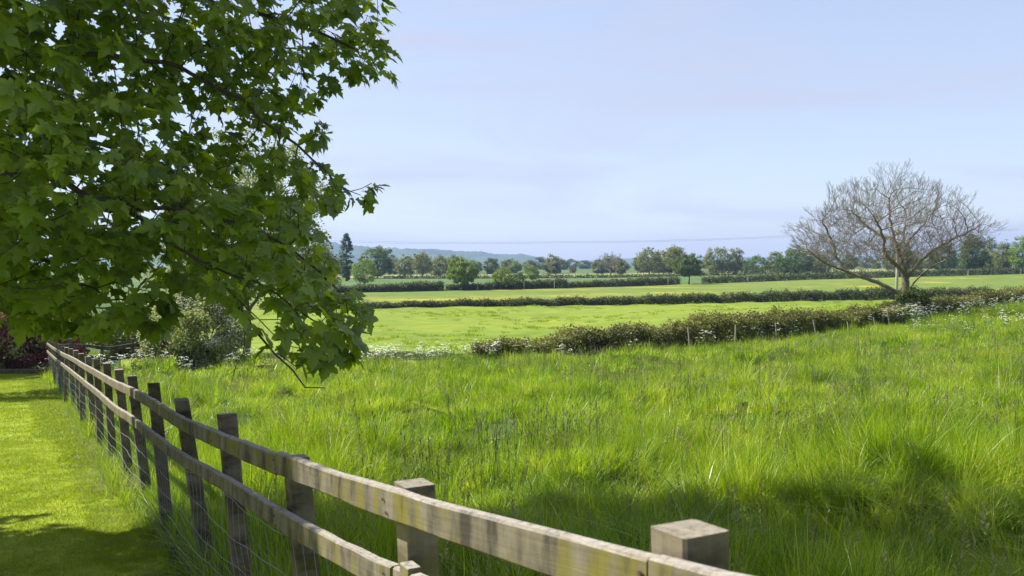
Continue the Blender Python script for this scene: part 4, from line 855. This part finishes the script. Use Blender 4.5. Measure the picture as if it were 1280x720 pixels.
def meadow(spacing, d0, d1, ng, nb, amax=.70, pale=.62):
    """patches on a jittered grid, tilted with the land; pale arching tufts where the noise says so"""
    gx_, gy_ = np.meshgrid(np.arange(-60, 60, spacing), np.arange(d0, d1, spacing)); x = (gx_+rng.uniform(-.5, .5, gx_.shape)*spacing).ravel(); y = (gy_+rng.uniform(-.5, .5, gx_.shape)*spacing).ravel()
    keep = (np.abs(x) < amax*y+1) & (y < hedge_d(x)-spacing*.3) & (fdist(x, y) > .25+spacing*.45); x, y = x[keep], y[keep]
    xb, yb = x, y; idx = rng.integers(0, ng, len(x))
    # pale tufts, on top of the patches
    pm = (vnoise(x, y, .9, 9)+rng.normal(0, .2, len(x))) > pale; x = np.concatenate([x, x[pm]+rng.normal(0, spacing*.3, pm.sum())]); y = np.concatenate([y, y[pm]+rng.normal(0, spacing*.3, pm.sum())]); idx = np.concatenate([idx, rng.integers(ng, ng+nb, pm.sum())]); m = len(x)
    hn = 1.08+.75*vnoise(x, y, 1.1, 3)+.45*vnoise(x, y, 2.7, 4); hn *= 1-.6*sstep(.28, .5, vnoise(x, y, 1.9, 27)); hn = np.clip(hn, .3, 1.7)
    e = .3; nx = -(G(x+e, y)-G(x-e, y))/(2*e); ny = -(G(x, y+e)-G(x, y-e))/(2*e)
    from mathutils import Quaternion
    rot = []
    for a, b in zip(nx, ny):
        q = Vector((0, 0, 1)).rotation_difference(Vector((a, b, 1)).normalized()) @ Quaternion((0, 0, 1), random.uniform(0, 6.283)); rot.append(tuple(q.to_euler()))
    sc = rng.uniform(.9, 1.12, m)
    return np.stack([x, y, G(x, y)-.02], 1), np.array(rot), np.stack([sc, sc, hn], 1), idx
scatter('meadow_grass', 'tall lush green meadow grass right behind the fence', 'grass', *meadow(.52, 1.6, 13.2, 5, 2), near)
# a narrow strip of separate tufts closes the meadow up to the posts
strip = clumpcoll('strip_tuft', [('grass', dict(n=34, rad=.09, h0=.12, h1=.36, wd=.007, lean=.4, curl=.7, seg=3, seed=q)) for q in (81, 82, 83)])
n = 5200; y = rng.uniform(1.6, 36, n); fo_ = rng.uniform(.14, .75, n); x = FX0+FSL*y+fo_/.879; s = np.clip(.8+.4*vnoise(x, y, 1.1, 3)+rng.normal(0, .15, n), .4, 1.3)
scatter('meadow_grass', 'green grass growing close behind the fence posts', 'grass', np.stack([x, y, G(x, y)-.02], 1), frand(n, .15), np.stack([s, s, s], 1), rng.integers(0, 3, n), strip)
scatter('meadow_grass', 'sunlit green meadow grass in the middle of the meadow', 'grass', *meadow(.9, 13, 29, 5, 2, .68), mid)
scatter('meadow_grass', 'bright green meadow grass running up to the hedge and flowers', 'grass', *meadow(1.6, 28.6, 78, 4, 2, .68), far)
# lawn
lawnc = clumpcoll('lawn_patch', [('lawnblade', dict(n=1700, rad=.42, h0=.015, h1=.036, wd=.0045, lean=.6, curl=.6, seg=2, seed=q)) for q in (31, 32, 33)])
lawnf = clumpcoll('lawn_far_patch', [('lawnblade', dict(n=1500, rad=.85, h0=.02, h1=.045, wd=.010, lean=.6, curl=.6, seg=2, seed=q)) for q in (34, 35)])
def lawnpts(sp_, d0, d1):
    gx_, gy_ = np.meshgrid(np.arange(-34, 3, sp_), np.arange(d0, d1, sp_)); x = (gx_+rng.uniform(-.3, .3, gx_.shape)*sp_).ravel(); y = (gy_+rng.uniform(-.3, .3, gx_.shape)*sp_).ravel()
    k = (fdist(x, y) < -sp_*.42) & (x > -.66*y-2); x, y = x[k], y[k]; m = len(x); e = .3; sx = (G(x, y+e)-G(x, y-e))/(2*e)
    rot = np.stack([np.arctan(sx), 0*x, 0*x], 1)
    return np.stack([x, y, G(x, y)+.006], 1), rot, np.stack([rng.choice([-1, 1], m)*1., rng.choice([-1, 1], m)*1., rng.uniform(.8, 1.2, m)], 1), m
a_ = lawnpts(.55, 3.5, 15); scatter('lawn_grass', 'short mown lawn grass along the near fence', 'grass', a_[0], a_[1], a_[2], rng.integers(0, 3, a_[3]), lawnc)
a_ = lawnpts(1.1, 15, 36.0); scatter('lawn_grass', 'short mown lawn grass towards the purple shrubs', 'grass', a_[0], a_[1], a_[2], rng.integers(0, 2, a_[3]), lawnf)
ledge = clumpcoll('lawn_edge_patch', [('lawnblade', dict(n=70, rad=.085, h0=.015, h1=.036, wd=.0045, lean=.6, curl=.6, seg=2, seed=q)) for q in (36, 37)])
n = 2200; y = rng.uniform(3.5, 36, n); y = 3.5+(y-3.5)**1.3/32.5**.3; x = FX0+FSL*y-rng.uniform(.03, .55+.3*(y > 15), n)
scatter('lawn_grass', 'mown lawn grass edging the foot of the netting', 'grass', np.stack([x, y, G(x, y)+.006], 1), frand(n, .1), np.stack([1+.8*(y > 12)]*3, 1)*np.array([1, 1, .8]), rng.integers(0, 2, n), ledge)
verge = clumpcoll('verge_tuft', [('grass', dict(n=30, rad=.08, h0=.10, h1=.34, wd=.006, lean=.5, curl=.7, seed=41)), ('dry', dict(n=26, rad=.09, h0=.08, h1=.30, wd=.005, lean=.8, curl=.9, seed=42)), ('lawnblade', dict(n=30, rad=.08, h0=.08, h1=.22, wd=.006, lean=.5, curl=.6, seed=43))])
n = 1500; y = rng.uniform(3, 35.5, n); off = np.abs(rng.normal(0, .15, n)); x = FX0+FSL*y-off+.05; s = np.clip(.55+.55*vnoise(x, y, .9, 51)+.45*np.exp(-((y-11)/3)**2)-off*.9, .12, 1.3); k = rng.uniform(size=n) < .35+.5*(vnoise(x, y, .6, 52) > -.1)
x, y, s, off = x[k], y[k], s[k], off[k]; m = len(x)
scatter('verge_grass', 'uncut grass tufts growing through the netting at the fence foot', 'grass', np.stack([x, y, G(x, y)], 1), frand(m, .15), np.stack([s, s, s], 1), np.where(rng.uniform(size=m) < .3+.5*(off > .2), 1, rng.choice([0, 0, 2], m)), verge)
pt = clumpcoll('pasture_tuft', [('lawnblade', dict(n=90, rad=.45, h0=.05, h1=.20, wd=.03, lean=.5, curl=.5, seg=2, seed=61)), ('grass', dict(n=90, rad=.4, h0=.08, h1=.26, wd=.03, lean=.4, curl=.5, seg=2, seed=62))])
x, y = polar(9000, 42, 158, .66, 1.5); k = (y > hedge_d(x)+1.4) & (y < np.interp(x/y*F+640, *zip(*H2))-1.6) & (vnoise(x, y, .22, 63)+rng.normal(0, .25, len(x)) > .25); x, y = x[k], y[k]; m = len(x); s = rng.uniform(.5, 1.2, m)
scatter('pasture_tussocks', 'small uneven tussocks scattered over the grazed pasture', 'grass', np.stack([x, y, G(x, y)+.06], 1), frand(m), np.stack([s*1.2, s*1.2, s], 1), (rng.uniform(size=m) < .5).astype(int), pt)
# flower plants
def plantcoll(name, builders):
    c = bpy.data.collections.new(name)
    for i, f in enumerate(builders):
        mb, mats, mi = f(i); me = mb.mesh(name, False)
        for q in mats: me.materials.append(M[q])
        me.polygons.foreach_set('material_index', np.array(mi, np.int32)); o = bpy.data.objects.new('%s_%02d' % (name, i), me); c.objects.link(o)
    return c
def parsley(i):
    r = random.Random(i+5); mb = MB(); mi = []
    for s in range(5):
        a = r.uniform(0, 6.28); l = r.uniform(.05, .3); h = r.uniform(.55, .95); x, y = math.cos(a)*l, math.sin(a)*l; f0 = len(mb.Fc)
        mb.tube([(x*.2, y*.2, 0), (x*.6, y*.6, h*.6), (x, y, h)], [.005, .004, .003], 3, False, .5); mi += [0]*(len(mb.Fc)-f0)
        for q in range(r.randint(5, 9)):
            b = r.uniform(0, 6.28); rr = r.uniform(.0, .085); u, v = x+math.cos(b)*rr, y+math.sin(b)*rr; z = h+.03-rr*.25+r.uniform(-.012, .012); e = r.uniform(.016, .03)
            mb.add([(u+e*math.cos(t), v+e*math.sin(t), z+r.uniform(-.006, .006)) for t in np.arange(0, 6.2, 6.283/5)], [(0, 1, 2, 3, 4)], None, r.uniform(.2, 1)); mi.append(1)
    for s in range(16):
        a = r.uniform(0, 6.28); l = r.uniform(.06, .3); z = r.uniform(.05, .5); x, y = math.cos(a)*l, math.sin(a)*l; e = r.uniform(.05, .1); c, d = math.cos(a)*e, math.sin(a)*e
        mb.add([(x, y, z), (x+c-d*.4, y+d+c*.4, z+.03), (x+c*1.8, y+d*1.8, z-.02), (x+c+d*.4, y+d-c*.4, z+.03)], [(0, 1, 2, 3)], None, r.random()); mi.append(0)
    return mb, ['stalk', 'petal'], mi
pc = plantcoll('parsley', [parsley]*4)
def pscatter(label, pts, smin=.8, smax=1.3):
    pts = np.array(pts); m = len(pts); s = rng.uniform(smin, smax, m)
    scatter('cow_parsley', label, 'wildflowers', np.stack([pts[:, 0], pts[:, 1], G(pts[:, 0], pts[:, 1])-.03], 1), frand(m, .12), np.stack([s, s, s], 1), rng.integers(0, 4, m), pc)
def along(a, b, n, spread): t = rng.uniform(size=n)[:, None]; return (np.array(a)*(1-t)+np.array(b)*t)+rng.normal(0, spread, (n, 2))
pxd = lambda p, d: (atx(p, d), d)
pscatter('white cow parsley flowering where meadow and pasture meet', np.concatenate([along(pxd(440, 38.5), pxd(520, 41), 60, 1.1), along(pxd(300, 38), pxd(440, 39), 30, .8), along(pxd(530, 41), pxd(610, 42.5), 26, .5)]), .8, 1.15)
pscatter('white cow parsley among the grass in front of the corner fence', along(pxd(110, 35), pxd(300, 36.5), 60, .9), .7, 1.1)
pscatter('white cow parsley along the foot of the olive hedge', np.concatenate([along(pxd(600, 41.6), pxd(720, 41.8), 16, .35), along(pxd(720, 42), pxd(880, 43.2), 6, .3), along(pxd(890, 44), pxd(1000, 48), 14, .35), along(pxd(1020, 49.6), pxd(1110, 54.5), 9, .3)]), .7, 1.2)
pscatter('white cow parsley drift on the rise beside the bare tree', np.concatenate([along(pxd(1110, 54), pxd(1150, 58), 60, .6), along(pxd(1150, 58.5), pxd(1320, 68), 70, .8)]), .8, 1.3)
sx_ = rng.uniform(1130, 1330, 50); sd_ = rng.uniform(40, 58, 50); pscatter('scattered white cow parsley in the meadow right of the drift', np.stack([(sx_-640)/F*sd_, sd_], 1), .7, 1.1)
def foxtail(i):
    r = random.Random(i+50); mb = MB(); mi = []
    for s in range(3):
        a = r.uniform(0, 6.28); l = r.uniform(.02, .12); h = r.uniform(.5, .8); x, y = math.cos(a)*l, math.sin(a)*l; f0 = len(mb.Fc)
        mb.tube([(x*.3, y*.3, 0), (x*.7, y*.7, h*.6), (x, y, h)], [.002, .0018, .0015], 3, False, .5); mi += [0]*(len(mb.Fc)-f0); f0 = len(mb.Fc)
        hl = r.uniform(.04, .07); mb.tube([(x, y, h), (x*1.02, y*1.02, h+hl*.2), (x*1.04, y*1.04, h+hl*.7), (x*1.05, y*1.05, h+hl)], [.002, .006, .0055, .001], 5, True, .5); mi += [1]*(len(mb.Fc)-f0)
    return mb, ['stalk', 'seed'], mi
def panicle(i):
    r = random.Random(i+150); mb = MB(); mi = []
    for q in range(4):
        a = r.uniform(0, 6.28); l = r.uniform(.03, .16); h = r.uniform(.42, .7); x, y = math.cos(a)*l, math.sin(a)*l
        mb.tube([(x*.3, y*.3, 0), (x*.7, y*.7, h*.6), (x*1.1, y*1.1, h)], [.0018, .0015, .001], 3, False, r.random())
        for k in range(9):
            z = h*(.78+.24*k/9); b = r.uniform(0, 6.28); e = .022*(1-k/12); u, v = x*1.05, y*1.05
            mb.add([(u, v, z), (u+e*math.cos(b), v+e*math.sin(b), z+.012), (u+e*1.3*math.cos(b), v+e*1.3*math.sin(b), z+.024), (u+e*.6*math.cos(b+.3), v+e*.6*math.sin(b+.3), z+.022)], [(0, 1, 2, 3)], None, r.random())
    return mb, ['dry'], [0]*len(mb.Fc)
pnc = plantcoll('panicle', [panicle]*4)
x, y = polar(5200, 4, 44, .68, 1.6); k = (fdist(x, y) > .5) & (y < hedge_d(x)-.5) & (vnoise(x, y, .6, 171)+rng.normal(0, .3, len(x)) > .12); x, y = x[k], y[k]; m = len(x); s = rng.uniform(.75, 1.2, m)
scatter('seeding_grass', 'pale feathery seed heads of grasses dotted through the meadow', 'grass', np.stack([x, y, G(x, y)], 1), frand(m, .14), np.stack([s*np.where(y > 20, 1.5, 1), s*np.where(y > 20, 1.5, 1), s], 1), rng.integers(0, 4, m), pnc)
fc = plantcoll('foxtail', [foxtail]*4)
x, y = polar(1500, 6, 36, .64, 1.7); den = vnoise(x, y, .5, 71)+.35*(x/y > .1); k = (fdist(x, y) > .6) & (den+rng.normal(0, .15, len(x)) > .32); x, y = x[k], y[k]
qx, qy = np.array(pxd(610, 11.5)); ex = np.stack([qx+rng.normal(0, .7, 70), qy+rng.normal(0, 1.1, 70)], 1); x = np.concatenate([x, ex[:, 0]]); y = np.concatenate([y, ex[:, 1]]); m = len(x); s = rng.uniform(.8, 1.15, m)*np.where(y > 20, 1.25, 1)
scatter('foxtail_grass', 'dark seed heads of foxtail grass standing above the meadow', 'grass', np.stack([x, y, G(x, y)], 1), frand(m, .08), np.stack([s, s, s], 1), rng.integers(0, 4, m), fc)
def dock(i):
    r = random.Random(i+90); mb = MB(); mi = []
    for q in range(11):
        a = r.uniform(0, 6.28); l = r.uniform(.18, .34); wd_ = l*r.uniform(.22, .3); up_ = r.uniform(.5, 1.3); c, s_ = math.cos(a), math.sin(a); V = []
        for k in range(5):
            t = k/4; w_ = wd_*math.sin(math.pi*(t*.85+.12))*.5; rr = l*t*(.8); z = l*up_*(t-.55*t*t)+.03
            V += [(c*rr-s_*w_, s_*rr+c*w_, z+w_*.35), (c*rr, s_*rr, z), (c*rr+s_*w_, s_*rr-c*w_, z+w_*.35)]
        mb.add(V, [(3*k+j, 3*k+j+1, 3*k+j+4, 3*k+j+3) for k in range(4) for j in range(2)], None, r.uniform(.2, .9)); mi += [0]*8
    return mb, ['weed'], mi
M['weed'] = leafmat('weed_leaf', [(0, (.08, .15, .015)), (1, (.16, .24, .03))], trans=.35, rough=.55, spec=.3)
wc = plantcoll('dock', [dock]*3)
pts = []
for p_, d_, k_, sp_ in ((585, 13.2, 6, .5), (940, 15, 5, .4), (690, 17, 4, .6), (1180, 13, 4, .6), (880, 24, 5, .8), (1150, 26, 5, .9), (500, 20, 3, .6)):
    pts += [(atx(p_, d_)+random.gauss(0, sp_), d_+random.gauss(0, sp_)) for _ in range(k_)]
pts = np.array(pts); m = len(pts); s = rng.uniform(.6, 1.0, m)
scatter('dock_weeds', 'broad-leaved dock weeds clumped here and there among the meadow grass', 'weeds', np.stack([pts[:, 0], pts[:, 1], G(pts[:, 0], pts[:, 1])+.03], 1), frand(m, .15), np.stack([s, s, s], 1), rng.integers(0, 3, m), wc)
def daisy(i):
    mb = MB(); mb.add([(.011*math.cos(t), .011*math.sin(t), .045) for t in np.arange(0, 6.2, 6.283/6)], [tuple(range(6))], None, .8); return mb, ['petal'], [0]
dc = plantcoll('daisy', [daisy]); y = rng.uniform(7, 26, 260); x = FX0+FSL*y-rng.uniform(.3, 6, 260); k = vnoise(x, y, .8, 91) > .05; x, y = x[k], y[k]; m = len(x); s = rng.uniform(.7, 1.5, m)
scatter('lawn_daisies', 'tiny white daisies dotted over the sunny lawn', 'wildflowers', np.stack([x, y, G(x, y)], 1), frand(m, .2), np.stack([s, s, np.ones(m)], 1), np.zeros(m, int), dc)
# ------------------------------------------------------------------ the air
hz = MB(); x0, x1, y0, y1, z0, z1 = -5200, 5200, -80, 5400, -9.5, 125
hz.add([(x0, y0, z0), (x1, y0, z0), (x1, y1, z0), (x0, y1, z0), (x0, y0, z1), (x1, y0, z1), (x1, y1, z1), (x0, y1, z1)], [(3, 2, 1, 0), (4, 5, 6, 7), (0, 1, 5, 4), (1, 2, 6, 5), (2, 3, 7, 6), (3, 0, 4, 7)])
m, n, N = newmat('haze'); pv = N('VolumePrincipled'); pv.inputs['Color'].default_value = (.38, .55, .95, 1); pv.inputs['Density'].default_value = 1.6e-4; pv.inputs['Anisotropy'].default_value = .2
n.links.new(pv.outputs[0], N('OutputMaterial').inputs['Volume'])
tag(obj('haze', hz.mesh('haze', False), m), 'thin blue haze in the air over the far fields and hills', 'haze', kind='stuff')
